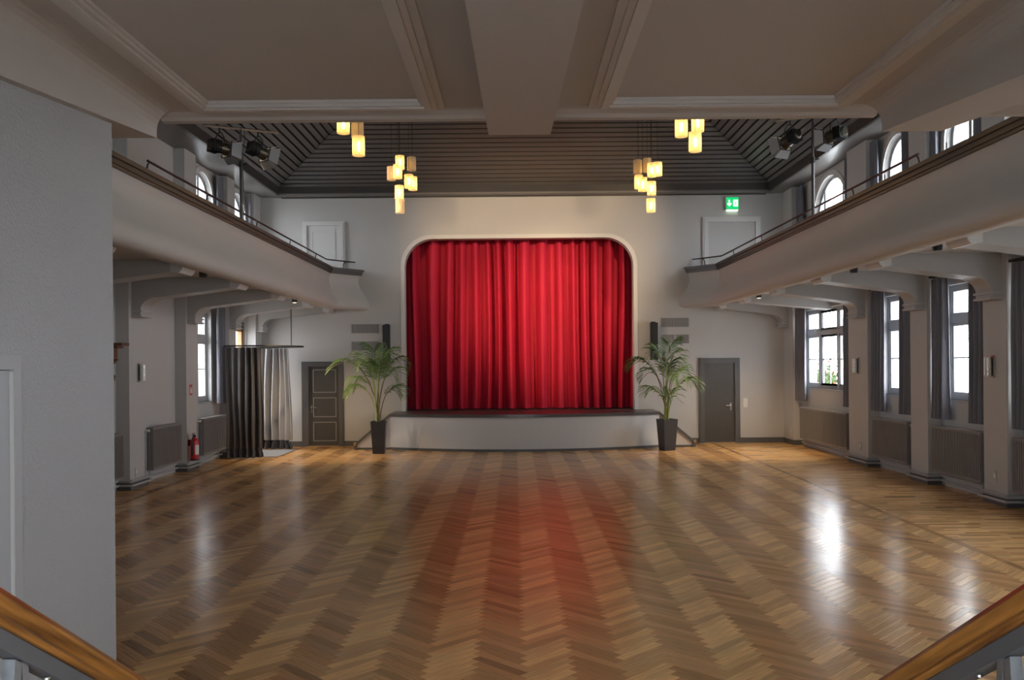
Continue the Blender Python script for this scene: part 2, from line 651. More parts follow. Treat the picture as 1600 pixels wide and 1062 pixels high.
LOWZ0, LOWZ1 = 1.42, 3.27
R_low = [(18.0, 21.1)] + [(15.13, 16.53), (12.78, 14.18), (10.42, 11.82), (8.06, 9.46), (5.7, 7.1), (3.34, 4.74)]
R_up = [(19.25, 1.08)] + [(y, .60) for y in (15.83, 13.48, 11.12, 8.76)]
L_up = [(18.45, .60), (20.75, .60), (6.2, .60)]
ZS_W, ZS_N = 5.10, 5.60
fxr = lambda u, v, t: Vector((t, u, v))
holes = [rect(a, b, LOWZ0, LOWZ1) for a, b in R_low]
for y, r in R_up:
    holes.append(arch(y, r, 4.55, ZS_W if r > 1 else ZS_N))
wall_right = MB().holed(rect(-1.6, 22.2, 0, 6.6), holes, fxr, NR, NR + .32).build('wall_right', WALL)
tag(wall_right, 'pale right side wall with pilasters and tall windows', 'wall', kind='structure')
R_piers = [(21.22, 21.95), (16.73, 17.69), (14.31, 14.92), (12.0, 12.6), (9.64, 10.25), (7.28, 7.88), (4.92, 5.52), (2.5, 3.1)]
for a, b in R_piers:
    MB().box(XR, NR, a, b, 0, 6.33).build('pilaster', WALL, wall_right)
ENT = (20.15, 21.42)
holes = [rect(17.72, 18.92, 1.30, 3.22), rect(ENT[0], ENT[1], 0.02, 3.12)]
for y, r in L_up:
    holes.append(arch(y, r, 4.55, ZS_N))
wall_left = MB().holed(rect(-1.6, 22.2, 0, 6.6), holes, fxr, NL - .32, NL).build('wall_left', WALL)
tag(wall_left, 'pale left side wall with pilasters and blank niches', 'wall', kind='structure')
L_piers = [(21.45, 21.95), (19.43, 19.93), (16.90, 17.5), (14.40, 15.10), (11.9, 12.6), (9.4, 10.1), (6.9, 7.6)]
for a, b in L_piers:
    MB().box(NL, XL, a, b, 0, 6.33).build('pilaster', WALL, wall_left)
ADDED_BACK_UP = [(-3.6, -2.2), (-.45, .95), (2.7, 4.1)]  # unseen rear windows, added to bring more daylight into the hall
wb = MB().holed(rect(-7.0, 7.4, 0, 8.5), [rect(-1.25, 1.25, .63, 3.15)] + [rect(a, b, 4.5, 6.25) for a, b in ADDED_BACK_UP], fy, -1.9, -1.6).build('wall_back', WALL)
tag(wb, 'plain wall at the rear of the hall behind the stairs', 'wall', kind='structure')

# ---- baseboards
bf = MB().box(-6.43, -5.42, D - .02, D, 0, .13).box(-4.35, -3.95, D - .02, D, 0, .13).box(4.30, 4.66, D - .02, D, 0, .13).box(5.70, 6.83, D - .02, D, 0, .13).build('baseboard_far', DGREY)
tag(bf, 'dark grey baseboard along the end wall beside the stage', 'baseboard', kind='structure')
m = MB()
for a, b in R_piers:
    m.box(XR - .018, XR, a - .018, b, 0, .12).box(XR, NR, a - .018, a, 0, .12)
tag(m.build('baseboard_right', DGREY), 'dark grey baseboard around the right-hand pilasters', 'baseboard', kind='structure')
m = MB()
for a, b in L_piers:
    m.box(XL, XL + .018, a - .018, b, 0, .12).box(NL, XL, a - .018, a, 0, .12)
tag(m.build('baseboard_left', DGREY), 'dark grey baseboard around the left-hand pilasters', 'baseboard', kind='structure')

# ---- main ceiling: ring soffit, fascia, sloping boards
ceil = MB().box(-3.0, 3.5, -1.7, 18.6, 8.15, 8.25).build('ceiling', FASCIA)
tag(ceil, 'dark brown hipped ceiling of sloping boards with black gaps', 'ceiling', kind='structure')
HX, FYC, ZB = 6.14, 21.6, 6.50   # fascia half width, far fascia, board springing
CXc = 0.26
ang = math.radians(28)
cs, sn = math.cos(ang), math.sin(ang)
for k, (xa, xb) in enumerate(((-6.66, -6.36), (-6.345, -6.13), (-6.115, CXc - HX))):
    MB().box(xa, xb, -1.6, 21.95, 6.335 - .01 * k, 6.37).build('soffit_board', SOFFIT, ceil)
for k, (xa, xb) in enumerate(((6.78, 7.06), (6.60, 6.765), (CXc + HX, 6.585))):
    MB().box(xa, xb, -1.6, 21.95, 6.335 - .01 * k, 6.37).build('soffit_board', SOFFIT, ceil)
MB().box(-6.66, CXc - HX, -1.6, 21.95, 6.372, 6.40).box(CXc + HX, 7.06, -1.6, 21.95, 6.372, 6.40).build('soffit_backing', BOARDGAP, ceil)
MB().box(CXc - HX, CXc + HX, FYC, 21.95, 6.315, 6.37).build('soffit_board', SOFFIT, ceil)
MB().box(CXc - HX, CXc + HX, 21.90, 21.95, 6.29, 6.33).build('cornice_moulding', FASCIA, ceil)
MB().box(CXc - HX - .03, CXc - HX + .03, -1.6, FYC, 6.30, ZB + .02).build('fascia', FASCIA, ceil)
MB().box(CXc + HX - .03, CXc + HX + .03, -1.6, FYC, 6.30, ZB + .02).build('fascia', FASCIA, ceil)
MB().box(CXc - HX, CXc + HX, FYC - .03, FYC + .03, 6.31, ZB + .02).build('fascia', FASCIA, ceil)
MB().box(CXc - HX + .03, CXc + HX - .03, FYC - .06, FYC - .03, 6.30, 6.34).build('fascia_bead', SOFFIT, ceil)
NB, PITCH, GAP = 23, 0.156, 0.042
YN = -1.6


def slope_pt(side, s, along, lift):
    t, h = s * cs, s * sn
    # normal offset upwards (outwards from the room)
    if side == 'far':
        return Vector((along, FYC - t, ZB + h)) + Vector((0, sn, cs)) * lift
    sg = -1 if side == 'left' else 1
    return Vector((CXc + sg * (HX - t), along, ZB + h)) + Vector((sg * sn, 0, cs)) * lift


for side in ('far', 'left', 'right'):
    for k in range(NB):
        s0, s1 = k * PITCH + .01, (k + 1) * PITCH - GAP + .01
        if side == 'far':
            c = [slope_pt(side, s0, CXc - HX + s0 * cs + .012, 0), slope_pt(side, s0, CXc + HX - s0 * cs - .012, 0),
                 slope_pt(side, s1, CXc + HX - s1 * cs - .012, 0), slope_pt(side, s1, CXc - HX + s1 * cs + .012, 0)]
            nv = Vector((0, sn, cs))
        else:
            c = [slope_pt(side, s0, YN, 0), slope_pt(side, s0, FYC - s0 * cs - .012, 0),
                 slope_pt(side, s1, FYC - s1 * cs - .012, 0), slope_pt(side, s1, YN, 0)]
            nv = Vector(((-1 if side == 'left' else 1) * sn, 0, cs))
        MB().prism(c, nv * .022).build('ceiling_board', BOARD, ceil)
    S = NB * PITCH + .02
    if side == 'far':
        c = [slope_pt(side, -.1, CXc - HX - .2, .03), slope_pt(side, -.1, CXc + HX + .2, .03), slope_pt(side, S, CXc + HX - S * cs + .2, .03), slope_pt(side, S, CXc - HX + S * cs - .2, .03)]
        nv = Vector((0, sn, cs))
    else:
        c = [slope_pt(side, -.1, YN, .03), slope_pt(side, -.1, FYC + .2, .03), slope_pt(side, S, FYC - S * cs + .2, .03), slope_pt(side, S, YN, .03)]
        nv = Vector(((-1 if side == 'left' else 1) * sn, 0, cs))
    MB().prism(c, nv * .05).build('roof_void', BOARDGAP, ceil)
MB().tube([(0.28, 21.86, 6.42), (0.28, 21.80, 6.36)], .035, 8).build('sensor', PLASTIC, ceil)

# ---- rear gallery over the camera: ceiling, beams, cornice, panel mouldings
gal = MB().box(-6.66, 7.05, -1.6, 5.9, 3.80, 3.98).build('ceiling_gallery', CEILW)
tag(gal, 'low plaster ceiling under the rear gallery with framed panels', 'ceiling', kind='structure')


def soff(d):
    return 3.617 - .095 * (5.86 - d)


def beam(name, xa, xb):
    prof = [(-1.6, 3.80), (-1.6, soff(-1.6)), (5.86, soff(5.86)), (5.86, 3.80)]
    return MB().prism([(xa, y, z) for y, z in prof], (xb - xa, 0, 0)).build(name, CEILW, gal)


beam('beam', -.165, .255)
for xa, xb, inner in ((-2.83, -2.415, 1), (2.503, 2.90, -1)):
    b = beam('beam', xa, xb)
    xi = xb if inner > 0 else xa
    prof = [(0, 0), (inner * .13, 0)] + [(inner * .13 * (1 - math.sin(q)), -.13 * (1 - math.cos(q))) for q in [PI / 2 * i / 6 for i in range(1, 7)]]
    MB().prism([(xi + a, -1.6, 3.80 + c) for a, c in prof], (0, 7.46, 0)).build('cove', CEILW, b)
for xa, xb in ((-6.66, -2.83), (-2.415, -.165), (.255, 2.503), (2.90, 7.05)):
    prof = [(5.86, 3.80)] + [(5.86 + .14 * math.sin(q), 3.755 + .045 * math.cos(q)) for q in [PI / 2 * i / 6 for i in range(7)]] + [(6.0, 3.98), (5.86, 3.98)]
    prof = [(5.84, 3.80), (5.875, 3.795), (5.92, 3.772), (5.94, 3.752), (6.0, 3.750), (6.0, 3.98), (5.84, 3.98)]
    MB().prism([(xa, y, z) for y, z in prof], (xb - xa, 0, 0)).build('cornice', CEILW, gal)


MOULD = mat('moulding_paint', (.56, .52, .49), .5)


def panel_frame(x0, x1, y0, y1):
    w = .16
    p = thing('panel_moulding', '', '', (0, 0, 0))
    for key in ('label', 'category'):
        del p[key]
    p.parent = gal
    segs = [((x0, y1), (x1, y1), (x1 - w, y1 - w), (x0 + w, y1 - w)), ((x0, y0), (x0 + w, y0 + w), (x1 - w, y0 + w), (x1, y0)),
            ((x0, y0), (x0, y1), (x0 + w, y1 - w), (x0 + w, y0 + w)), ((x1, y0), (x1 - w, y0 + w), (x1 - w, y1 - w), (x1, y1))]
    cx, cy = (x0 + x1) / 2, (y0 + y1) / 2
    for s4 in segs:
        m = MB()

        def inset(pts, a, b):
            o1, o2, i2, i1 = None, None, None, None
            out = []
            for (px, py) in pts:
                outer = (abs(px - x0) < 1e-6 or abs(px - x1) < 1e-6) and (abs(py - y0) < 1e-6 or abs(py - y1) < 1e-6)
                d = a if outer else -b
                sx = 1 if px < cx else -1
                sy = 1 if py < cy else -1
                out.append((px + sx * d, py + sy * d))
            return out
        a = inset(s4, 0, 0)
        m.prism([(px, py, 3.801) for px, py in a], (0, 0, -.022))
        b = inset(s4, .045, .012)
        m.prism([(px, py, 3.79) for px, py in b], (0, 0, -.032))
        b = inset(s4, .080, .035)
        m.prism([(px, py, 3.77) for px, py in b], (0, 0, -.026))
        o = m.build('moulding_bar', MOULD, p)
    return p


panel_frame(-2.15, -.455, .3, 5.80)
panel_frame(.507, 2.26, .3, 5.80)
# near partition under the left beam, with its door
wl = MB().holed(rect(-1.6, 5.32, 0, 3.80), [rect(3.33, 4.30, 0.001, 2.10)], lambda u, v, t: Vector((t, u, v)), -2.80, -2.47)
prof = [(-1.6, 3.80), (-1.6, soff(-1.6)), (5.32, soff(5.32)), (5.32, 3.80)]
wall_near = wl.build('wall_near_left', ROUGHWALL)
tag(wall_near, 'rough plastered grey wall beside the stairs in the left foreground', 'wall', kind='structure')
d5 = thing('door_5', 'pale grey door at the left picture edge in the rough plastered wall', 'door', (-2.5, 3.8, 0), kind='structure')
MB().holed([(3.27, 0), (4.31, 0), (4.31, 2.13), (3.27, 2.13)], [[(3.34, 0.001), (4.245, 0.001), (4.245, 2.06), (3.34, 2.06)]], fxr, -2.50, -2.462).build('door_frame', mat('grey_door_frame', (.40, .405, .42), .5), d5)
MB().box(-2.52, -2.48, 3.345, 4.238, .01, 2.055).build('door_leaf', mat('pale_grey_door', (.40, .41, .43), .45), d5)
MB().box(-2.49, -2.463, 4.236, 4.244, .01, 2.05).build('edge_seal', WHITE, d5)

# ---- rear landing and stairs, below the picture
m = MB().box(-1.3, 1.3, -1.6, 1.9, 0, .62)
st = m.build('floor_landing', mat('landing_stone', (.32, .31, .30), .6, var=.1))
tag(st, 'raised stone landing with three steps down to the hall', 'landing', kind='structure')
for i in range(3):
    MB().box(-1.3, 1.3, 1.9 + .3 * i, 2.2 + .3 * i, 0, .62 - .155 * (i + 1)).build('step', MATS['landing_stone'], st)


# ================================================================ WINDOWS
def window_rect(idx, label, X, sg, ya, yb, z0, z1, lights, muntins, mid_bar=True, fm=None):
    """sg = +1 window in right wall (room is at smaller X). lights: list of mullion positions"""
    fm = fm or FRAMEW
    w = thing('window_%d' % idx, label, 'window', (X, (ya + yb) / 2, z0), kind='structure')
    f = .055
    xa, xb = X - .04, X + .04
    m = MB().box(xa, xb, ya, ya + f, z0, z1).box(xa, xb, yb - f, yb, z0, z1).box(xa, xb, ya + f, yb - f, z0, z0 + f + .02).box(xa, xb, ya + f, yb - f, z1 - f, z1)
    m.build('frame', fm, w)
    edges = [ya + f] + lights + [yb - f]
    zt = z0 + (z1 - z0) * .70
    MB().box(xa - .01, xb + .01, ya + f, yb - f, zt - .06, zt + .06).build('transom', fm, w)
    for y in lights:
        MB().box(xa - .008, xb + .008, y - .05, y + .05, z0 + f, z1 - f).build('mullion', fm, w)
    for i in range(len(edges) - 1):
        a = edges[i] + (.05 if i > 0 else 0)
        b = edges[i + 1] - (.05 if i < len(edges) - 2 else 0)
        for (c, d) in ((z0 + f + .02, zt - .06), (zt + .06, z1 - f)):
            s = MB()
            e = .045
            s.box(X - .025, X + .03, a, a + e, c, d).box(X - .025, X + .03, b - e, b, c, d).box(X - .025, X + .03, a + e, b - e, c, c + e).box(X - .025, X + .03, a + e, b - e, d - e, d)
            so = s.build('sash', fm, w)
            p = MB().box(X - .003, X + .003, a + e, b - e, c + e, d - e).build('pane', GLASS, so)
            if c < zt - .2 and mid_bar:
                zm = (c + d) / 2 + .02
                MB().box(X - .012, X + .012, a + e, b - e, zm - .011, zm + .011).build('muntin', fm, so)
            if muntins:
                MB().box(X - .012, X + .012, (a + b) / 2 - .01, (a + b) / 2 + .01, c + e, d - e).build('muntin', fm, so)
    xs = X - sg * .34
    MB().box(min(X - sg * .02, xs + sg * .20), max(X - sg * .02, xs + sg * .20), ya - .06, yb + .06, z0 - .045, z0).build('sill', fm, w)
    portal('daylight_portal', (X + sg * .05, (ya + yb) / 2, (z0 + z1) / 2), (0, sg * PI / 2, 0), z1 - z0, yb - ya)
    return w


def window_arch(idx, label, X, sg, yc, r, z0, zs, mull):
    w = thing('window_%d' % idx, label, 'window', (X, yc, z0), kind='structure')
    f = .07
    MB().holed(arch(yc, r, z0, zs), [arch(yc, r - f, z0 + f, zs)], fxr, X - .04, X + .04).build('frame', FRAMEW, w)
    # raised surround on the room side
    xs = X - sg * .155
    MB().holed(arch(yc, r + .11, z0 - .02, zs), [arch(yc, r, z0, zs)], fxr, min(xs, xs + sg * .05), max(xs, xs + sg * .05)).build('surround', WHITE, w)
    for dy in mull:
        zt = zs + math.sqrt(max(.01, (r - f) ** 2 - dy * dy))
        MB().box(X - .045, X + .045, yc + dy - .045, yc + dy + .045, z0 + f, zt).build('mullion', FRAMEW, w)
    MB().box(X - .045, X + .045, yc - r + f, yc + r - f, zs - .62, zs - .54).build('transom', FRAMEW, w)
    ys = [-(r - f)] + list(mull) + [r - f]
    for i in range(len(ys) - 1):
        a, b = ys[i] + (.045 if i else 0), ys[i + 1] - (.045 if i < len(ys) - 2 else 0)
        n = 6
        top = [(yc + a + (b - a) * k / n) for k in range(n + 1)]
        pts = [(yc + a, z0 + f), (yc + b, z0 + f)] + [(y, zs + math.sqrt(max(0, (r - f) ** 2 - (y - yc) ** 2))) for y in reversed(top)]
        MB().prism([(X - .003, y, z) for y, z in pts], (.006, 0, 0)).build('pane', GLASS, w)
    portal('daylight_portal', (X + sg * .05, yc, (z0 + zs + r) / 2), (0, sg * PI / 2, 0), zs + r - z0, 2 * r)
    return w


XWR, XWL = NR + .13, NL - .13
wlab = ['three-light window with garden view nearest the stage on the right', 'tall narrow window right of the three-light window', 'tall narrow window between the two right wall lamps nearest the camera', 'tall window at the right picture edge behind a grey curtain',
        'tall right-hand window beyond the right picture edge', 'tall right-hand window under the gallery', 'rearmost tall right-hand window beside the stairs']
for i, (a, b) in enumerate(R_low):
    window_rect(i + 1, wlab[i], XWR, 1, a, b, LOWZ0, LOWZ1, [20.22, 19.08] if i == 0 else [(a + b) / 2 - (.0 if i else 0)], i == 0)
window_rect(8, 'tall narrow window on the left wall above the fire extinguisher radiator', XWL, -1, 17.72, 18.92, 1.30, 3.22, [18.32], False)
ulab = ['wide arched balcony window behind the right lighting pole', 'narrow arched right balcony window next to the wide one', 'arched right balcony window half hidden by the gallery beam', 'arched right balcony window near the gallery', 'arched right balcony window beside the gallery']
for i, (y, r) in enumerate(R_up):
    window_arch(9 + i, ulab[i], XWR, 1, y, r, 4.55, ZS_W if r > 1 else ZS_N, [-.55, .55] if r > 1 else [.0])
for i, (y, r) in enumerate(L_up):
    window_arch(14 + i, ['arched left balcony window further from the stage', 'arched left balcony window in the corner beside the stage', 'arched left window above the gallery'][i], XWL, -1, y, r, 4.55, ZS_N, [.0])

def added_window_back(idx, label, xa, xb, z0, z1, lights, fm, cat='window', bars=True):
    w = thing(('window_%d' if cat == 'window' else 'door_%d') % idx, label, cat, ((xa + xb) / 2, -1.7, z0), kind='structure')
    f = .07
    Y = -1.75
    MB().holed(rect(xa, xb, z0, z1), [rect(xa + f, xb - f, z0 + f, z1 - f)], fy, Y - .04, Y + .04).build('frame', fm, w)
    e = [xa + f] + lights + [xb - f]
    for x in lights:
        MB().box(x - .05, x + .05, Y - .045, Y + .045, z0 + f, z1 - f).build('mullion', fm, w)
    zt = z0 + (z1 - z0) * (.70 if cat == 'window' else .82)
    MB().box(xa + f, xb - f, Y - .045, Y + .045, zt - .045, zt + .045).build('transom', fm, w)
    for i in range(len(e) - 1):
        for c, d in ((z0 + f, zt - .045), (zt + .045, z1 - f)):
            MB().box(e[i], e[i + 1], Y - .003, Y + .003, c, d).build('pane', GLASS, w)
    portal('daylight_portal', ((xa + xb) / 2, Y - .06, (z0 + z1) / 2), (PI / 2, 0, 0), xb - xa, z1 - z0)


added_window_back(7, 'added glazed double door at the top of the rear stairs, for daylight', -1.25, 1.25, .63, 3.15, [0.0], FRAMEW, 'door')  # unseen door behind the camera, added to brighten the near half
for i, (a, b) in enumerate(ADDED_BACK_UP):
    added_window_back(17 + i, ['left', 'middle', 'right'][i] + ' added daylight window in the rear wall above the gallery', a, b, 4.5, 6.25, [(a + b) / 2], FRAMEW)

# entrance door in the left wall behind the ring curtain
d6 = thing('door_6', 'brown wooden glazed entrance door behind the ring of grey curtains', 'door', (XWL, 20.55, 0), kind='structure')
MB().box(XWL - .05, XWL + .05, ENT[0], ENT[0] + .14, .02, 3.12).box(XWL - .05, XWL + .05, ENT[1] - .14, ENT[1], .02, 3.12).box(XWL - .05, XWL + .05, ENT[0], ENT[1], 2.9, 3.12).box(XWL - .05, XWL + .05, ENT[0], ENT[1], 2.08, 2.2).build('door_frame', BROWNDOOR, d6)
lf = MB().box(XWL - .03, XWL + .03, ENT[0] + .14, ENT[1] - .14, .03, .9).box(XWL - .03, XWL + .03, ENT[0] + .14, ENT[0] + .26, .9, 2.08).box(XWL - .03, XWL + .03, ENT[1] - .26, ENT[1] - .14, .9, 2.08).build('door_leaf', BROWNDOOR, d6)
MB().box(XWL - .004, XWL + .004, ENT[0] + .26, ENT[1] - .26, .9, 2.08).build('pane', GLASS, lf)
MB().box(XWL - .004, XWL + .004, ENT[0] + .14, ENT[1] - .14, 2.2, 2.9).build('pane', GLASS, d6)
portal('daylight_portal', (XWL - .08, 20.78, 1.9), (0, -PI / 2, 0), 2.2, 1.0)


# ================================================================ BALCONIES
BPROF = [(-.06, 4.32), (-.085, 4.27), (-.10, 4.18), (-.085, 4.06), (-.045, 3.94), (.01, 3.83), (.065, 3.73), (.105, 3.64), (.12, 3.57), (.112, 3.51), (.08, 3.46), (.03, 3.435), (-.03, 3.43), (-.12, 3.435)]


def balcony(sg, label):
    bal = thing('balcony', label, 'balcony', (CX + sg * 5.2, 12, 3.43), kind='structure')
    wallx = NR if sg > 0 else NL

    def px(a):
        return CX + sg * (4.70 - a)
    # path of the parapet: straight, then chamfer in to the end wall
    y0, yk = 2.2, 21.2
    mit = math.tan(math.radians(20))
    ox, oy = -.62, .75           # chamfer: inward .62 while going .75 to the wall
    ln = math.hypot(ox, oy)
    nx = oy / ln                 # outward normal of chamfer (in a / y)
    ny = -ox / ln

    def station(prof_off):
        """points of the profile at start, kink and end for outward offset a"""
        a = prof_off
        # straight edge offset a; chamfer edge offset a; intersection at the kink
        k = (1 - nx) / (-ox / ln) * a
        ka, ky = a, yk - (a * (1 - nx) / (ny) if ny else 0)
        ka_y = yk - a * (1 - nx) / ny
        # end at the wall plane y = D along the chamfer
        t = (D - ka_y) / oy
        return [(px(a), y0), (px(a), ka_y), (px(a - ox * t), D)]

    outer = [[Vector((x, y, z)) for x, y in station(a)] for a, z in BPROF]
    rows = []
    for j in range(3):
        pass
    # subdivide lengthwise for clean shading
    grid = []
    for r in outer:
        pts = []
        for i in range(12):
            pts.append(r[0].lerp(r[1], i / 12))
        for i in range(4):
            pts.append(r[1].lerp(r[2], i / 3))
        grid.append(pts)
    m = MB().grid(grid)
    inner = [[Vector((x, y, z)) for x, y in station(a)] for a, z in ((-.12, 3.435), (-.16, 3.56), (-.20, 3.75), (-.20, 4.32), (-.06, 4.32))]
    g2 = []
    for r in inner:
        pts = [r[0].lerp(r[1], i / 12) for i in range(12)] + [r[1].lerp(r[2], i / 3) for i in range(4)]
        g2.append(pts)
    m.grid(g2)
    m.build('parapet', BALC, bal, smooth=True)

    def strip(name, a0, a1, z0, z1, mm):
        A, B = station(a0), station(a1)
        mb = MB()
        for i in range(2):
            q = [A[i], A[i + 1], B[i + 1], B[i]]
            mb.prism([(x, y, z0) for x, y in q], (0, 0, z1 - z0))
        return mb.build(name, mm, bal)
    strip('cap_lower_moulding', -.20, -.03, 4.315, 4.35, CAPM)
    strip('cap_fillet', -.22, -.012, 4.35, 4.41, CAPD)
    strip('cap_board', -.27, .015, 4.41, 4.465, CAPM)
    # floor slab and under-ceiling
    A = station(-.14)
    lo = [(x, y) for x, y in A] + [(wallx, D), (wallx, y0)]
    MB().prism([(x, y, 3.56) for x, y in lo], (0, 0, .19)).build('floor_slab', BALC, bal)
    # picture moulding under the ceiling along the lip
    strip('lip_bead', -.21, -.15, 3.53, 3.56, WHITE)
    # handrail with bent brackets
    R = station(-.16)
    yr = 10.9
    zr = 4.66
    P0 = Vector((R[0][0], yr, zr))
    P1 = Vector((R[1][0], R[1][1], zr))
    P2 = Vector((R[2][0], R[2][1] - .02, zr))
    MB().tube([P0, P1 - Vector((0, .03, 0)), P1 + (P2 - P1) * .05, P2], .017, 8).build('handrail', STEEL, bal, smooth=True)
    ys = [11.0, 13.1, 15.6, 17.9, 20.2]
    for y in ys + ['c']:
        p = Vector((R[0][0], y, zr)) if y != 'c' else P1.lerp(P2, .72)
        foot = Vector((p.x - sg * .02, p.y, 4.46))
        pth = [p + Vector((0, .10, 0)) if y != 'c' else p + (P2 - P1).normalized() * .08]
        back = Vector((0, -1, 0)) if y != 'c' else (P1 - P2).normalized()
        q0 = p
        pts = [q0, q0 + back * .05 - Vector((0, 0, .01)), q0 + back * .10 - Vector((0, 0, .045)), q0 + back * .125 - Vector((0, 0, .10)), q0 + back * .13 - Vector((0, 0, .20))]
        MB().tube(pts, .011, 6).build('rail_bracket', STEEL, bal, smooth=True)
    return bal, station


def ribs(bal, sg, spots):
    wf = XR if sg > 0 else XL
    lipx = CX + sg * 4.86
    for (y, pier, w) in spots:
        xin = wf if pier else (NR if sg > 0 else NL)
        pts = [(xin + sg * .02, 3.57)]
        if pier:
            pts += [(xin + sg * .02, 2.90), (xin - sg * .15, 2.90), (xin - sg * .15, 3.02)]
            for i in range(1, 8):
                q = PI / 2 * i / 7
                pts.append((xin - sg * (.15 + .30 * (1 - math.cos(q))), 3.02 + .21 * math.sin(q)))
        else:
            pts += [(xin + sg * .02, 3.21)]
        pts += [(lipx + sg * .10, 3.385), (lipx + sg * .02, 3.45), (lipx, 3.57)]
        r = MB().prism([(x, y - w / 2, z) for x, z in pts], (0, w, 0)).build('rib', RIBM, bal)
        if pier:
            MB().box(min(xin, xin - sg * .175), max(xin, xin - sg * .175), y - w / 2 - .02, y + w / 2 + .02, 2.905, 2.935).box(min(xin, xin - sg * .175), max(xin, xin - sg * .175), y - w / 2 - .02, y + w / 2 + .02, 2.985, 3.015).build('corbel_moulding', WALL, r)
        # curled end block at the lip
        pr = [(0, 0)] + [(-.14 * math.sin(q), .14 * (1 - math.cos(q))) for q in [PI / 2 * i / 6 for i in range(1, 7)]] + [(0.0, .14)]
        pr = [(.10, .0), (-.02, -.02), (-.06, .02), (-.085, .08), (-.09, .14), (.10, .14)]
        MB().prism([(lipx + sg * (a + .06), y - w / 2 - .03, 3.385 + c) for a, c in pr], (0, w + .06, 0)).build('scroll_block', WHITE, r)


bR, stR = balcony(1, 'curved white plaster balcony along the right wall with brown cap and tube rail')
bL, stL = balcony(-1, 'curved white plaster balcony along the left wall with brown cap and tube rail')
ribs(bR, 1, [(21.72, True, .40), (19.45, False, .40), (17.05, True, .44), (14.6, True, .42), (12.3, True, .42), (9.95, True, .42), (7.58, True, .42)])
ribs(bL, -1, [(21.72, True, .40), (19.66, True, .42), (17.18, True, .42), (14.72, True, .42), (12.22, True, .42), (9.75, True, .42)])

# small ceiling lights under the balcony lips
for sg, lst in ((-1, ((13.25, 'dark ceiling spot under the left balcony beside the near bracket'), (18.75, 'dark ceiling spot under the left balcony above the ring curtain'))),
                (1, ((18.6, 'dark ceiling spot under the right balcony close to the stage'), (13.4, 'dark ceiling spot under the right balcony over the middle window'), (10.75, 'dark ceiling spot under the right balcony at the picture edge')))):
    for y, lab in lst:
        x = CX + sg * 5.02
        t = thing('ceiling_spot', lab, 'ceiling light', (x, y, 3.55), group='spots under the balconies')
        MB().box(x - .09, x + .09, y - .22, y + .22, 3.515, 3.56).build('base_plate', WHITE, t)
        MB().lathe([(.055, 0), (.06, -.05), (.055, -.09), (.045, -.092)], T(x, y, 3.515), 14).build('lamp_head', BLACK, t, True)
        if y > 18:
            MB().lathe([(.04, -.0925), (.04, -.095)], T(x, y, 3.515), 14).build('lens', LENS, t, True)
            l = bpy.data.lights.new('downlight', 'SPOT')
            l.energy = 150
            l.color = (1.0, .74, .42)
            l.spot_size = math.radians(95)
            l.spot_blend = .8
            l.shadow_soft_size = .04
            lo = bpy.data.objects.new('downlight', l)
            C.objects.link(lo)
            lo.location = (x, y, 3.40)
            lo.rotation_euler = Vector((-sg * .05, .45, -1)).to_track_quat('-Z', 'Y').to_euler()

# ================================================================ STAGE
stg = thing('stage', 'white bow-fronted stage with dark grey deck edge', 'stage', (CX, 20.9, 0), kind='structure')
SX0, SX1 = -3.04, 3.49


def bow(x):
    u = (x - (SX0 + SX1) / 2) / ((SX1 - SX0) / 2)
    return 20.95 - .82 * (1 - u * u)


xs = [SX0 + (SX1 - SX0) * i / 32 for i in range(33)]
m = MB().prism([(x, bow(x), .0) for x in xs] + [(SX1, 22.6, 0), (SX0, 22.6, 0)], (0, 0, .80))
m.build('stage_front', STAGEFRONT, stg)
MB().prism([(x, bow(x) - .04, .80) for x in xs] + [(SX1, 22.9, .80), (SX0, 22.9, .80)], (0, 0, .07)).build('deck', STAGEDECK, stg)
m = MB()
for i in range(32):
    a, b = xs[i], xs[i + 1]
    m.prism([(a, bow(a) - .015, 0), (b, bow(b) - .015, 0), (b, bow(b) + .01, 0), (a, bow(a) + .01, 0)], (0, 0, .06))
m.build('stage_baseboard', DGREY, stg)

for sg, xa, lab in ((-1, SX0, 'closed side stair with sloping grey cap left of the stage'), (1, SX1, 'closed side stair with sloping grey cap right of the stage')):
    t = thing('side_stair', lab, 'stairs', (xa + sg * .4, 21.4, 0), group='stairs beside the stage')
    xe = xa + sg * .80
    yf = 20.97
    MB().prism([(xa, yf, .0), (xe, yf, .0), (xe, yf, .12), (xa, yf, .82)], (0, .06, 0)).build('stringer', STAGEFRONT, t)
    # sloping cap
    v = Vector((xe - xa, 0, .12 - .82))
    MB().prism([(xa, yf - .05, .80), (xa, yf - .05, .87), (xe + sg * .06, yf - .05, .145), (xe + sg * .06, yf - .05, .075)], (0, .16, 0)).build('cap_rail', DGREY, t)
    MB().box(min(xe, xe + sg * .07), max(xe, xe + sg * .07), yf - .05, yf + .11, 0, .13).build('end_post', DGREY, t)
    MB().box(min(xe + sg * .03, xe + sg * .085), max(xe + sg * .03, xe + sg * .085), yf - .055, yf + .115, .105, .165).build('rail_end_grain', OAK, t)
    MB().box(min(xa, xe), max(xa, xe), yf - .012, yf, 0, .05).build('stair_baseboard', DGREY, t)
    for i in range(4):
        w0 = xa + sg * .20 * i
        MB().box(min(w0, w0 + sg * .2), max(w0, w0 + sg * .2), yf + .06, D - .03, 0, .70 - .165 * i).build('step', STAGEDECK, t)

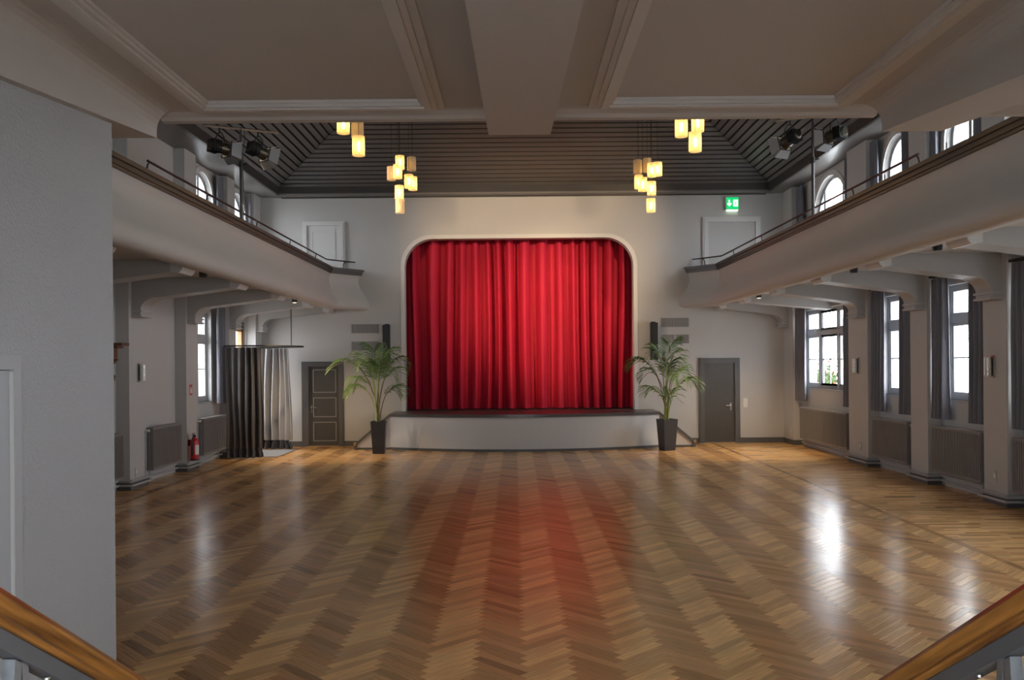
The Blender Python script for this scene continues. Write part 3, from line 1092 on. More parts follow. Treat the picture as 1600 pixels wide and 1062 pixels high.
# red curtain
cols = []
x = OX0 - .25
xsr = []
ph = 0
while x < OX1 + .25:
    xsr.append((x, ph))
    x += .009
    ph += .009 * 2 * PI / (0.37 + .07 * math.sin(x * 2.1) + .05 * math.sin(x * 5.3 + 1))
rows = []
NZ = 26
for j in range(NZ + 1):
    z = OZ0 + .02 + (OZ1 + .1 - OZ0) * j / NZ
    h = j / NZ
    row = []
    for x, p in xsr:
        sway = .035 * math.sin(x * 1.7 + h * 2.2) + .02 * math.sin(x * 3.9 - h * 3)
        amp = (.36 + .07 * math.sin(x * 2.7 + 1.3)) * (1 - .25 * h)
        q = p + .45 * math.sin(h * 2.3 + x * 2.9) + .5 * math.sin(x * 4.3)
        bias = .42 + .22 * math.sin(x * 3.1 + .7)
        f = max(0.0, (math.sin(q) + bias) / (1 + bias)) ** .6
        fold = -amp * f + .012 * math.sin(p * 2.7 + x * 3) * (1 - h)
        row.append(Vector((x + sway * (1 - h) * .8, 22.75 + fold, z)))
    rows.append(row)
cu = MB().grid(rows).build('stage_curtain', VELVET, None, smooth=False)
cu.data.shade_smooth()
tag(cu, 'closed red velvet stage curtain hanging in deep folds', 'curtain')


# ================================================================ DOORS ON THE FAR WALL
def far_door(idx, label, x0, x1, z0, z1, fw, fm, lm, lx0, lx1, lz1, panels=None, bead=None, handle=None, threshold=False):
    d = thing('door_%d' % idx, label, 'door', ((x0 + x1) / 2, D, z0), kind='structure')
    MB().holed([(x0, z0), (x1, z0), (x1, z1), (x0, z1)], [[(lx0, z0 + .001), (lx1, z0 + .001), (lx1, lz1), (lx0, lz1)]], fy, D - .055, D + .001).build('door_frame', fm, d)
    MB().holed([(x0 + .035, z0), (x1 - .035, z0), (x1 - .035, z1 - .035), (x0 + .035, z1 - .035)], [[(lx0, z0 + .001), (lx1, z0 + .001), (lx1, lz1), (lx0, lz1)]], fy, D - .07, D - .055).build('frame_moulding', fm, d)
    leaf = MB().box(lx0, lx1, D - .02, D + .001, z0 + .015, lz1).build('door_leaf', lm, d)
    for (a, b, c, e) in panels or []:
        w = .022
        MB().holed(rect(a, b, c, e), [rect(a + w, b - w, c + w, e - w)], fy, D - .034, D - .02).build('panel_bead', bead, leaf)
    if handle:
        hx, hz, s = handle
        MB().box(hx - .02, hx + .02, D - .028, D - .02, hz - .13, hz + .06).build('escutcheon', CHROME, leaf)
        MB().tube([(hx, D - .025, hz), (hx, D - .075, hz), (hx + s * .02, D - .08, hz), (hx + s * .13, D - .08, hz)], .011, 8).build('lever_handle', CHROME, leaf, True)
    if threshold:
        MB().box(lx0, lx1, D - .06, D, z0, z0 + .018).build('threshold', THRESH, d)
    return d


far_door(1, 'dark grey three-panel door left of the stage', -5.41, -4.345, 0, 2.15, .12, DGREY, DGREY2, -5.235, -4.47, 2.02,
         [(-5.13, -4.54, 1.36, 1.95), (-5.13, -4.54, .74, 1.24), (-5.13, -4.54, .13, .62)], PANEL_EDGE, (-5.17, .98, 1), True)
far_door(2, 'plain dark grey door right of the stage', 4.66, 5.70, 0, 2.155, .12, DGREY, DGREY2, 4.80, 5.57, 2.025, None, None, (5.47, .95, -1), True)
far_door(3, 'white panelled balcony door in the upper left of the end wall', -5.36, -4.285, 3.75, 5.70, .1, WHITE, WHITE, -5.25, -4.41, 5.59,
         [(-5.13, -4.53, 4.72, 5.46), (-5.13, -4.53, 3.95, 4.60)], WHITE)
far_door(4, 'plain white balcony door under the green exit sign', 4.79, 6.26, 3.75, 5.73, .1, WHITE, WALL, 4.93, 6.13, 5.60)

# ================================================================ FAR WALL FITTINGS
ex = thing('exit_sign', 'lit green exit sign with white arrow above the right balcony door', 'sign', (5.54, D - .05, 5.9))
MB().box(5.38, 5.70, D - .09, D, 5.90, 6.22).build('housing', PLASTIC, ex)
MB().box(5.385, 5.695, D - .095, D - .088, 5.915, 6.215).build('green_face', GREEN, ex)
MB().box(5.40, 5.68, D - .085, D - .01, 5.875, 5.90).build('light_strip', EXITW, ex)
ya = D - .099
MB().prism([(5.445, ya, 6.15), (5.475, ya, 6.15), (5.475, ya, 6.05), (5.515, ya, 6.07), (5.515, ya, 6.045), (5.46, ya, 5.985), (5.405, ya, 6.045), (5.405, ya, 6.07), (5.445, ya, 6.05)], (0, .006, 0)).build('arrow', EXITW, ex)
MB().box(5.56, 5.675, ya, ya + .006, 5.985, 6.15).build('door_symbol', EXITW, ex)
fig = MB()
yb = ya - .004
fig.prism([(5.625, yb, 6.125), (5.64, yb, 6.118), (5.637, yb, 6.10), (5.622, yb, 6.10), (5.617, yb, 6.115)], (0, .004, 0))
fig.prism([(5.612, yb, 6.095), (5.632, yb, 6.095), (5.622, yb, 6.045), (5.602, yb, 6.045)], (0, .004, 0))
fig.prism([(5.602, yb, 6.05), (5.622, yb, 6.05), (5.645, yb, 6.02), (5.635, yb, 6.005), (5.612, yb, 6.03)], (0, .004, 0))
fig.prism([(5.602, yb, 6.05), (5.612, yb, 6.045), (5.595, yb, 6.0), (5.575, yb, 5.998), (5.575, yb, 6.008), (5.588, yb, 6.01)], (0, .004, 0))
fig.prism([(5.612, yb, 6.093), (5.59, yb, 6.08), (5.58, yb, 6.06), (5.588, yb, 6.057), (5.597, yb, 6.072), (5.612, yb, 6.08)], (0, .004, 0))
fig.prism([(5.63, yb, 6.09), (5.655, yb, 6.075), (5.652, yb, 6.067), (5.628, yb, 6.075)], (0, .004, 0))
fig.build('running_figure', GREEN, ex)

sw = thing('light_switch', 'white double light switch beside the plain grey door', 'switch', (5.845, D, 1.01))
MB().box(5.79, 5.90, D - .012, D, .90, 1.125).build('plate', PLASTIC, sw)
MB().box(5.805, 5.885, D - .02, D - .012, 1.02, 1.105).build('rocker', PLASTIC, sw)
MB().box(5.805, 5.885, D - .02, D - .012, .92, 1.005).build('rocker', PLASTIC, sw)

for lab, x0, x1, z0, z1, split in (('upper slatted wall vent left of the stage', -4.16, -3.42, 2.85, 3.10, 1), ('lower slatted wall vent left of the stage', -4.16, -3.44, 2.41, 2.66, 1),
                                   ('upper slatted wall vent right of the stage', 3.71, 4.44, 2.94, 3.19, 1), ('lower slatted wall vent right of the stage, in two halves', 3.71, 4.44, 2.52, 2.77, 2)):
    v = thing('wall_vent', lab, 'vent', ((x0 + x1) / 2, D, z0), group='slatted vents on the end wall')
    MB().holed(rect(x0, x1, z0, z1), [rect(x0 + .012, x1 - .012, z0 + .012, z1 - .012)], fy, D - .02, D).build('vent_frame', WALL, v)
    MB().box(x0 + .012, x1 - .012, D - .004, D, z0 + .012, z1 - .012).build('dark_backing', BLACK, v)
    sl = MB()
    n = 25
    for i in range(n):
        xx = x0 + .012 + (x1 - x0 - .024) * (i + .5) / n
        if split == 2 and abs(xx - (x0 + x1) / 2) < .018:
            sl.box(xx - .012, xx + .012, D - .02, D - .003, z0 + .012, z1 - .012)
        sl.box(xx - .006, xx + .006, D - .018, D - .003, z0 + .012, z1 - .012)
    sl.build('slats', WALL, v)

for lab, x0 in (('black column loudspeaker left of the stage opening', -3.32), ('black column loudspeaker right of the stage opening', 3.43)):
    s = thing('column_speaker', lab, 'loudspeaker', (x0 + .085, D - .12, 2.1), group='column loudspeakers by the stage')
    MB().box(x0, x0 + .17, D - .24, D - .06, 2.12, 3.06).build('cabinet', BLACK, s)
    MB().box(x0 + .012, x0 + .158, D - .252, D - .24, 2.14, 3.04).build('grille', GRILLE, s)
    MB().box(x0 + .03, x0 + .14, D - .12, D, 3.06, 3.075).box(x0 + .03, x0 + .14, D - .02, D, 3.0, 3.09).build('wall_bracket', BLACK, s)


# ================================================================ RADIATORS, PIPES
def radiator(sg, y0, y1, z0, z1, label, valve_end):
    xf = (XR - .02) if sg > 0 else (XL + .13)
    xb = xf + sg * .15
    r = thing('radiator', label, 'radiator', ((xf + xb) / 2, (y0 + y1) / 2, 0), group='grey column radiators along the walls')
    m = MB()
    n = max(4, int((y1 - y0) / .052))
    p = (y1 - y0) / n
    lo, hi = min(xf, xb), max(xf, xb)
    for i in range(n):
        y = y0 + p * (i + .5)
        for k in range(3):
            a = lo + (hi - lo) * (k + .08) / 3
            b = lo + (hi - lo) * (k + .92) / 3
            m.prism([(a, y - p * .24, z0 + .02), (b, y - p * .24, z0 + .02), (b, y + p * .24, z0 + .02), (a, y + p * .24, z0 + .02)], (0, 0, z1 - z0 - .04))
    m.build('columns', RADM, r)
    MB().box(lo + .008, hi - .008, y0, y1, z1 - .045, z1).build('top_header', RADM, r)
    MB().box(lo + .008, hi - .008, y0, y1, z0, z0 + .045).build('bottom_header', RADM, r)
    yv = y0 - .05 if valve_end < 0 else y1 + .05
    yi = y0 if valve_end < 0 else y1
    xm = xb - sg * .03
    MB().tube([(xm, yi, z1 - .05), (xm, yv, z1 - .05)], .014, 8).tube([(xm, yv, z1 - .05), (xm - sg * .07, yv, z1 - .05)], .024, 10).build('valve', PLASTIC, r, True)
    MB().tube([(xm, yv, z1 - .05), (xm, yv, .16)], .010, 8).build('feed_pipe', PIPEM, r, True)
    MB().tube([(xm, yi - .12 * (1 if valve_end > 0 else -1), z0), (xm, yi - .12 * (1 if valve_end > 0 else -1), .12)], .010, 8).build('return_pipe', PIPEM, r, True)
    for yy in (y0 + .2, y1 - .2):
        MB().box(min(xb, xb + sg * .09), max(xb, xb + sg * .09), yy - .015, yy + .015, z0 + .1, z1 - .1).build('wall_bracket', RADM, r)
    return r


rl = ['wide grey radiator under the three-light window', 'grey radiator under the second right-hand window', 'grey radiator under the right-hand window before the last wall lamp', 'grey radiator cut by the right picture edge']
for i, (a, b, z0, z1) in enumerate(((17.80, 20.72, .22, .97), (15.05, 16.52, .24, .98), (12.68, 14.16, .24, .99), (10.35, 11.85, .24, .99))):
    radiator(1, a, b, z0, z1, rl[i], -1)
ll = ['grey radiator half hidden by the rough foreground wall', 'grey radiator in the blank niche beside the left wall lamp', 'grey radiator behind the fire extinguisher']
for i, (a, b) in enumerate(((12.75, 13.92), (15.04, 16.33), (17.50, 18.85))):
    radiator(-1, a, b, .26, 1.0, ll[i], -1)


def pipe_path(sg, off, z, piers, ystart, yend):
    face, niche = (XR, NR) if sg > 0 else (XL, NL)
    pts = []
    segs = sorted([p for p in piers if p[1] > ystart and p[0] < yend])
    y = ystart
    for a, b in segs:
        pts += [(niche - sg * off, max(y, ystart), z), (niche - sg * off, a - off, z), (face - sg * off, a - off, z), (face - sg * off, min(b + off, yend), z)]
        y = b + off
        if b + off < yend:
            pts.append((niche - sg * off, b + off, z))
    if y < yend:
        pts.append((niche - sg * off, yend, z))
    out = []
    for p in pts:
        if not out or (Vector(p) - Vector(out[-1])).length > .01:
            out.append(p)
    return out


for sg, piers, y1, nm in ((1, R_piers, 21.1, 'right'), (-1, L_piers, 19.4, 'left')):
    for off, z, w in ((.035, .165, 'upper'), (.055, .085, 'lower')):
        m = MB()
        pth = pipe_path(sg, off, z, piers, 3.2 if sg > 0 else 8.0, y1)
        for i in range(len(pth) - 1):
            m.tube([pth[i], pth[i + 1]], .019, 8)
        o = m.build('heating_pipe', PIPEM, None, True)
        tag(o, '%s grey heating pipe running round the pilasters of the %s wall' % (w, nm), 'pipe', 'heating pipes above the floor')


# ================================================================ WINDOW CURTAINS
def pleat(name, pts, z0, z1, amp, wl, m, label=None, cat='curtain', group=None, parent=None, flare=0.0, nz=10, seed=0, normal=None):
    """hanging pleated cloth following the plan polyline pts"""
    rnd = random.Random(seed)
    P = [Vector((x, y, 0)) for x, y in pts]
    ln = [0]
    for i in range(len(P) - 1):
        ln.append(ln[-1] + (P[i + 1] - P[i]).length)
    tot = ln[-1]
    n = max(24, int(tot / wl * 12))
    f1, f2 = rnd.uniform(0, 6), rnd.uniform(0, 6)
    rows = []
    for j in range(nz + 1):
        h = j / nz
        z = z0 + (z1 - z0) * h
        row = []
        for i in range(n + 1):
            s = tot * i / n
            k = 0
            while k < len(P) - 2 and ln[k + 1] < s:
                k += 1
            t = (s - ln[k]) / max(1e-6, ln[k + 1] - ln[k])
            p = P[k].lerp(P[k + 1], t)
            d = (P[k + 1] - P[k]).normalized()
            nn = Vector((d.y, -d.x, 0))
            ph = 2 * PI * s / wl + .6 * math.sin(s * 7 + f1) + .35 * math.sin(h * 3 + f2 + s * 5)
            a = amp * (1 - .35 * h) * (1 + .35 * math.sin(s * 9 + f2))
            c = (s / tot - .5)
            row.append(p + nn * (a * math.sin(ph)) + d * (flare * c * (1 - h) + .012 * math.sin(h * 5 + s * 9)) + Vector((0, 0, z)))
        rows.append(row)
    o = MB().grid(rows).build(name, m, parent)
    o.data.shade_smooth()
    if label:
        tag(o, label, cat, group)
    return o


cz0, cz1 = 1.10, 3.39
cw = [(20.62, 21.18, 'far curtain of the three-light window'), (17.60, 18.05, 'near curtain of the three-light window'),
      (16.22, 16.70, 'far curtain of the second right-hand window'), (14.96, 15.42, 'near curtain of the second right-hand window'),
      (13.86, 14.28, 'far curtain of the right-hand window before the last lamp'), (12.62, 13.10, 'near curtain of the right-hand window before the last lamp'),
      (11.40, 11.95, 'grey curtain at the right picture edge'), (10.3, 10.7, 'near curtain of the window beyond the right picture edge'), (9.1, 9.6, 'far curtain of a window beyond the right edge'), (7.92, 8.3, 'near curtain of a window beyond the right edge')]
for i, (a, b, lab) in enumerate(cw):
    if i > 6:
        continue
    pleat('window_curtain', [(6.93, a), (6.90, b)], cz0, cz1, .05, .115, CURT, 'long grey ' + lab if not lab.startswith('grey') else lab, group='grey curtains of the right-hand windows', seed=i, flare=.05)
for a, b, lab in ((17.70, 21.20, 'dark curtain rail above the three-light window'), (14.94, 16.72, 'dark curtain rail above the second right-hand window'), (12.61, 14.30, 'dark curtain rail of the window before the last lamp'), (10.26, 11.99, 'dark curtain rail above the window at the picture edge')):
    tag(MB().box(6.86, 6.96, a, b, 3.405, 3.44).build('curtain_rail', HEM), lab, 'curtain rail', 'curtain rails of the right-hand windows')
pleat('window_curtain', [(-6.50, 18.88), (-6.46, 19.30)], 1.24, 3.35, .045, .11, CURT, 'grey curtain of the left window above the extinguisher', group='grey curtains of the left windows', seed=31)
# balcony curtains
bc = [(1, 20.72, 21.15, 'corner curtain of the wide arched balcony window'), (1, 17.62, 18.05, 'near curtain of the wide arched balcony window'), (1, 16.45, 16.85, 'far curtain of the narrow right balcony window'),
      (1, 15.05, 15.40, 'near curtain of the narrow right balcony window'), (1, 14.15, 14.5, 'right balcony curtain just left of the beam end'), (1, 12.65, 13.0, 'right balcony curtain at the end of the tube rail'),
      (-1, 19.05, 19.38, 'far curtain of the left balcony window near the pole'), (-1, 17.52, 17.80, 'near curtain of the left balcony window'), (-1, 21.35, 21.62, 'left balcony curtain in the corner by the stage')]
for i, (sg, a, b, lab) in enumerate(bc):
    xx = 6.93 if sg > 0 else -6.53
    pleat('balcony_curtain', [(xx, a), (xx, b)], 3.80, 6.28, .04, .10, CURT, 'grey ' + lab, group='grey curtains of the balcony windows', seed=50 + i, flare=.03)

# ---- ring curtain at the entrance
cxr, cyr, rr = -6.02, 20.14, 1.06
path = [(-6.42, cyr - rr)] + [(cxr + rr * math.sin(q), cyr - rr * math.cos(q)) for q in [PI * i / 20 for i in range(21)]] + [(-6.42, cyr + rr)]
ring = thing('curtain_ring_rail', 'black horseshoe curtain rail hung from the balcony by the entrance', 'curtain rail', (cxr, cyr, 2.5))
MB().tube([(x, y, 2.50) for x, y in path], .018, 8).build('rail', BLACK, ring, True)
MB().tube([(cxr + .93, cyr - .45, 2.5), (cxr + .93, cyr - .45, 3.56)], .012, 8).build('hanger_rod', BLACK, ring, True)
p1 = [(-6.36, cyr - rr), (-6.02, cyr - rr), (-5.80, cyr - rr + .02), (-5.62, cyr - rr + .10)]
c1 = pleat('entrance_curtain', p1, .24, 2.47, .075, .13, CURT_D, 'dark heavy entrance curtain gathered in front of the ring rail', group='curtains of the entrance ring', seed=3, nz=12, flare=.04)
pleat('hem_band', p1, .03, .24, .075, .13, HEM, parent=c1, seed=3, nz=3, flare=.04)
p2 = [(-6.25, cyr + rr), (-6.02, cyr + rr), (-5.75, cyr + rr - .04), (-5.48, cyr + rr - .16)]
c2 = pleat('entrance_curtain', p2, .24, 2.47, .09, .15, CURT_L, 'light grey entrance curtain hanging behind the floor mat', group='curtains of the entrance ring', seed=8, nz=12, flare=.20)
pleat('hem_band', p2, .03, .24, .09, .15, HEM, parent=c2, seed=8, nz=3, flare=.20)
tag(MB().box(-6.55, -5.36, 19.45, 21.05, .0, .014).build('floor_mat', MATG), 'grey rectangular floor mat at the curtained entrance', 'mat')

# ================================================================ WALL LAMPS, SIGN, EXTINGUISHER, OUTLETS, CARVED BRACKET
for sg, y, lab in ((-1, 14.75, 'wall lamp on the left pilaster between two radiators'), (1, 17.19, 'wall lamp on the right pilaster beside the three-light window'), (1, 12.35, 'wall lamp on the right pilaster nearest the camera')):
    x = XR if sg > 0 else XL
    s = thing('wall_lamp', lab, 'wall lamp', (x, y, 1.85), group='cylindrical wall lamps')
    MB().box(min(x, x - sg * .02), max(x, x - sg * .02), y - .055, y + .055, 1.80, 2.12).build('back_plate', CHROME, s)
    MB().lathe([(.045, 0), (.05, .01), (.05, .27), (.045, .28)], T(x - sg * .075, y, 1.82), 14).build('glass_tube', mat('frosted_lamp_glass', (.72, .70, .64), .3), s, True)
    for z in (1.85, 1.92, 1.99, 2.06):
        MB().lathe([(.054, 0), (.054, .012)], T(x - sg * .075, y, z), 14).build('metal_ring', CHROME, s, True)

fs_ = thing('fire_sign', 'small red fire extinguisher sign on the left pilaster', 'sign', (XL, 17.13, 1.6))
MB().box(XL, XL + .004, 17.06, 17.20, 1.49, 1.70).build('plate', REDSIGN, fs_)
MB().box(XL + .004, XL + .006, 17.08, 17.115, 1.52, 1.63).box(XL + .004, XL + .006, 17.09, 17.105, 1.63, 1.66).build('extinguisher_symbol', PLASTIC, fs_)
MB().prism([(XL + .004, 17.13, 1.53), (XL + .004, 17.18, 1.53), (XL + .004, 17.185, 1.58), (XL + .004, 17.165, 1.62), (XL + .004, 17.155, 1.67), (XL + .004, 17.14, 1.62), (XL + .004, 17.125, 1.58)], (.002, 0, 0)).build('flame_symbol', PLASTIC, fs_)

ex_ = thing('fire_extinguisher', 'red fire extinguisher hanging on the left pilaster by a radiator', 'fire extinguisher', (-6.30, 16.98, .2))
ex_x, ex_y = -6.31, 16.98
MB().lathe([(.068, 0), (.078, .012), (.080, .03), (.080, .36), (.072, .40), (.045, .43), (.028, .44), (.028, .46)], T(ex_x, ex_y, .215), 20).build('cylinder', RED, ex_, True)
MB().lathe([(.082, 0), (.082, .03)], T(ex_x, ex_y, .215), 20).build('base_ring', BLACK, ex_, True)
MB().box(ex_x - .022, ex_x + .022, ex_y - .03, ex_y + .03, .675, .71).box(ex_x - .012, ex_x + .012, ex_y - .12, ex_y + .02, .71, .725).box(ex_x - .012, ex_x + .012, ex_y - .10, ex_y + .02, .74, .752).build('valve_head', BLACK, ex_)
MB().tube([(ex_x, ex_y - .02, .70), (ex_x, ex_y - .11, .66), (ex_x, ex_y - .115, .5), (ex_x, ex_y - .10, .32)], .012, 8).build('hose', BLACK, ex_, True)
lab_m = MB()
rows = []
for z in (.33, .52):
    rows.append([Vector((ex_x + .0815 * math.cos(q), ex_y + .0815 * math.sin(q), z)) for q in [-1.1 + 1.5 * i / 8 for i in range(9)]])
lab_m.grid(rows).build('paper_label', PLASTIC, ex_)
MB().box(XL, XL + .04, ex_y - .03, ex_y + .03, .50, .62).build('wall_hook', BLACK, ex_)

for x, y, z, sg, lab in ((XR, 21.42, .27, 1, 'white power outlet in the far right corner'), (XR, 17.10, .33, 1, 'white power outlet below the right lamp by the three-light window'), (XR, 12.31, .36, 1, 'white power outlet below the lamp nearest the camera'), (XL, 14.62, .24, -1, 'white power outlet below the left wall lamp')):
    s = thing('power_outlet', lab, 'outlet', (x, y, z), group='power outlets on the pilasters')
    MB().box(min(x, x - sg * .012), max(x, x - sg * .012), y - .04, y + .04, z - .04, z + .12).build('plate', WALL, s)
    MB().box(min(x - sg * .011, x - sg * .015), max(x - sg * .011, x - sg * .015), y - .025, y + .025, z + .02, z + .07).build('socket_face', PLASTIC, s)

ck = thing('carved_bracket', 'carved brown wooden wall bracket at the edge of the foreground wall', 'bracket', (-6.2, 12.85, 1.9))
MB().box(-6.64, -5.79, 12.72, 12.98, 2.38, 2.42).box(-6.64, -5.87, 12.74, 12.96, 2.34, 2.38).build('top_board', CLOCKW, ck)
MB().box(-6.64, -5.95, 12.80, 12.94, 2.18, 2.34).build('frieze', CLOCKW, ck)
for i in range(3):
    MB().lathe([(.03, 0), (.04, .02), (.028, .04), (.034, .10), (.028, .15), (.04, .16)], T(-6.13 + .075 * i, 12.77, 2.18), 10).build('baluster', CLOCKL, ck, True)
MB().prism([(-6.40, 12.80, 2.18), (-5.90, 12.80, 2.18), (-5.94, 12.80, 2.14), (-5.98, 12.80, 2.10), (-5.99, 12.80, 1.96), (-5.95, 12.80, 1.93), (-5.97, 12.80, 1.86), (-6.03, 12.80, 1.84), (-6.40, 12.80, 1.9)], (0, .08, 0)).build('scroll', CLOCKW, ck)

# ================================================================ PENDANT LAMP CLUSTERS
SH_R, SH_H = .088, .265


def cluster(label, cx, cy, shades, ztop):
    t = thing('pendant_cluster', label, 'pendant lamp', (cx, cy, 5.0), group='clusters of cylinder pendant lamps')
    MB().lathe([(.16, 0), (.16, -.05), (.02, -.07)], T(cx, cy, ztop), 18).build('ceiling_canopy', FASCIA, t, True)
    for i, (x, y, z, lit) in enumerate(shades):
        s = MB()
        n = 20
        vs = []
        m = MB()
        rows = []
        for r, zz in ((SH_R, -SH_H / 2), (SH_R, SH_H / 2)):
            rows.append([Vector((x + r * math.cos(2 * PI * k / n), y + r * math.sin(2 * PI * k / n), z + zz)) for k in range(n + 1)])
        m.grid(rows)
        so = m.build('shade', SHADE_ON if lit else SHADE_OFF, t)
        so.data.shade_smooth()
        MB().lathe([(.006, SH_H / 2), (.022, SH_H / 2 - .01), (.022, SH_H / 2 - .07)], T(x, y, z), 10).build('lamp_holder', STEEL, so, True)
        MB().lathe([(.012, -.07), (.02, -.05), (.02, .04), (.012, .06)], T(x, y, z), 10).build('bulb', BULB if lit else PLASTIC, so, True)
        MB().tube([(x, y, z + SH_H / 2), (x, y, ztop - .04)], .003, 5).build('cord', BLACK, t)
    return t


Lc = [(-2.221, 16.95, 6.02, 1), (-2.012, 17.12, 6.03, 0), (-2.41, 17.1, 5.84, 0), (-2.255, 16.85, 5.82, 1), (-2.05, 16.95, 5.65, 1), (-2.0, 17.2, 5.66, 1), (-2.251, 17.05, 5.456, 1), (-2.235, 17.0, 5.169, 0)]
Rc = [(2.465, 17.1, 5.93, 0), (2.665, 17.15, 5.97, 0), (2.71, 16.9, 5.82, 1), (2.85, 17.05, 5.87, 1), (2.49, 17.15, 5.64, 1), (2.53, 16.9, 5.54, 1), (2.718, 17.0, 5.482, 1), (2.703, 17.0, 5.147, 1)]
cluster('far left cluster of eight cylinder pendant lamps before the stage', -2.2, 17.0, Lc, 8.15)
cluster('far right cluster of eight cylinder pendant lamps before the stage', 2.65, 17.0, Rc, 8.15)
Ln = [(-2.335, 11.9, 5.385, 1), (-2.185, 12.15, 5.38, 0), (-2.145, 12.0, 5.10, 1), (-2.36, 12.1, 5.72, 1), (-2.15, 11.95, 5.75, 1), (-2.28, 12.0, 6.05, 0)]
Rn = [(2.34, 12.0, 5.325, 1), (2.59, 12.1, 5.42, 1), (2.52, 11.95, 5.105, 1), (2.38, 12.1, 5.70, 1), (2.6, 11.9, 5.8, 0), (2.48, 12.0, 6.05, 1)]
cluster('near left cluster of pendant lamps cut off by the gallery edge', -2.25, 12.0, Ln, 8.15)
cluster('near right cluster of pendant lamps cut off by the gallery edge', 2.48, 12.0, Rn, 8.15)


# ================================================================ STAGE LIGHT STANDS AND SPOTLIGHTS
def spotlight(label, pos, target, power, cone):
    t = thing('stage_spotlight', label, 'spotlight', pos, group='stage spotlights on the balcony poles')
    p = Vector(pos)
    d = (Vector(target) - p).normalized()
    q = d.to_track_quat('Z', 'Y')
    Mx = Matrix.Translation(p) @ q.to_matrix().to_4x4()
    MB().lathe([(.06, -.20), (.085, -.18), (.09, -.02), (.095, .0), (.105, .10), (.105, .14), (.095, .145)], Mx, 18).build('housing', GREYMETAL, t, True)
    m = MB()
    for k in range(6):
        m.box(-.10, .10, -.10, .10, -.17 + .028 * k, -.162 + .028 * k, Mx)
    m.build('cooling_fins', BLACK, t)
    MB().lathe([(.088, .1455), (.088, .149)], Mx, 18).build('lens', LENS, t, True)
    MB().box(-.125, .125, -.125, -.118, .135, .15, Mx).box(-.125, .125, .118, .125, .135, .15, Mx).box(-.125, -.118, -.125, .125, .135, .15, Mx).box(.118, .125, -.125, .125, .135, .15, Mx).build('barn_door_frame', BLACK, t)
    for k in range(4):
        R = Mx @ Matrix.Rotation(PI / 2 * k, 4, 'Z')
        a = [R @ Vector(v) for v in ((-.10, .12, .15), (.10, .12, .15), (.15, .20, .29), (-.15, .20, .29))]
        nrm = (a[1] - a[0]).cross(a[3] - a[0]).normalized() * .004
        MB().prism(a, nrm).build('barn_door', BARN, t)
    top = p + Vector((0, 0, .24))
    sd = d.cross(Vector((0, 0, 1))).normalized()
    MB().tube([p + sd * .115, p + sd * .125 + Vector((0, 0, .14)), top + sd * .05, top - sd * .05, p - sd * .125 + Vector((0, 0, .14)), p - sd * .115], .009, 6).tube([top, top + Vector((0, 0, .10))], .014, 8).build('yoke', BLACK, t)
    l = bpy.data.lights.new('spot_beam', 'SPOT')
    l.energy = power
    l.color = (1.0, .70, .40)
    l.spot_size = math.radians(cone)
    l.spot_blend = .9
    l.shadow_soft_size = .06
    lo = bpy.data.objects.new('spot_beam', l)
    C.objects.link(lo)
    lo.location = p + d * .165
    lo.rotation_euler = d.to_track_quat('-Z', 'Y').to_euler()
    return t


def light_stand(label, x, y, sg, zb):
    t = thing('lighting_stand', label, 'lighting stand', (x, y, 4.465), group='stage light poles on the balconies')
    MB().lathe([(.08, 0), (.08, .02), (.03, .04)], T(x, y, 4.465), 14).build('base_flange', BLACK, t, True)
    MB().tube([(x, y, 4.48), (x, y, 5.45)], .026, 10).build('lower_pole', STEEL, t, True)
    MB().tube([(x, y, 5.40), (x, y, zb + .02)], .018, 10).build('upper_pole', STEEL, t, True)
    MB().lathe([(.036, -.05), (.036, .05)], T(x, y, 5.43), 12).tube([(x, y, 5.43), (x + .1, y, 5.45)], .012, 6).build('clamp_collar', BLACK, t, True)
    MB().tube([(x - .55, y - .25 * sg * -1, zb), (x + .55, y + .25 * sg * -1, zb)], .02, 8).build('crossbar', CHROME, t, True)
    MB().tube([(x, y + .03, 6.2), (x + .06, y + .03, 5.9), (x + .02, y + .03, 5.6), (x + .03, y + .03, 5.1), (x + .03, y + .03, 4.5)], .006, 5).build('cable', BLACK, t)


light_stand('black lighting pole on the left balcony cap', -4.55, 14.45, -1, 6.02)
light_stand('black lighting pole on the right balcony cap', 5.03, 14.5, 1, 6.16)
SPOTP = 700
spotlight('outer stage spotlight on the left pole', (-4.86, 14.31, 5.68), (.6, 22.2, 4.9), SPOTP, 48)
spotlight('inner stage spotlight on the left pole', (-4.30, 14.57, 5.68), (1.1, 22.2, 3.3), SPOTP * 1.3, 32)
spotlight('inner stage spotlight on the right pole', (4.70, 14.65, 5.82), (.9, 22.2, 3.2), SPOTP * 1.3, 32)
spotlight('outer stage spotlight on the right pole', (5.36, 14.36, 5.82), (.9, 22.2, 5.1), SPOTP, 46)


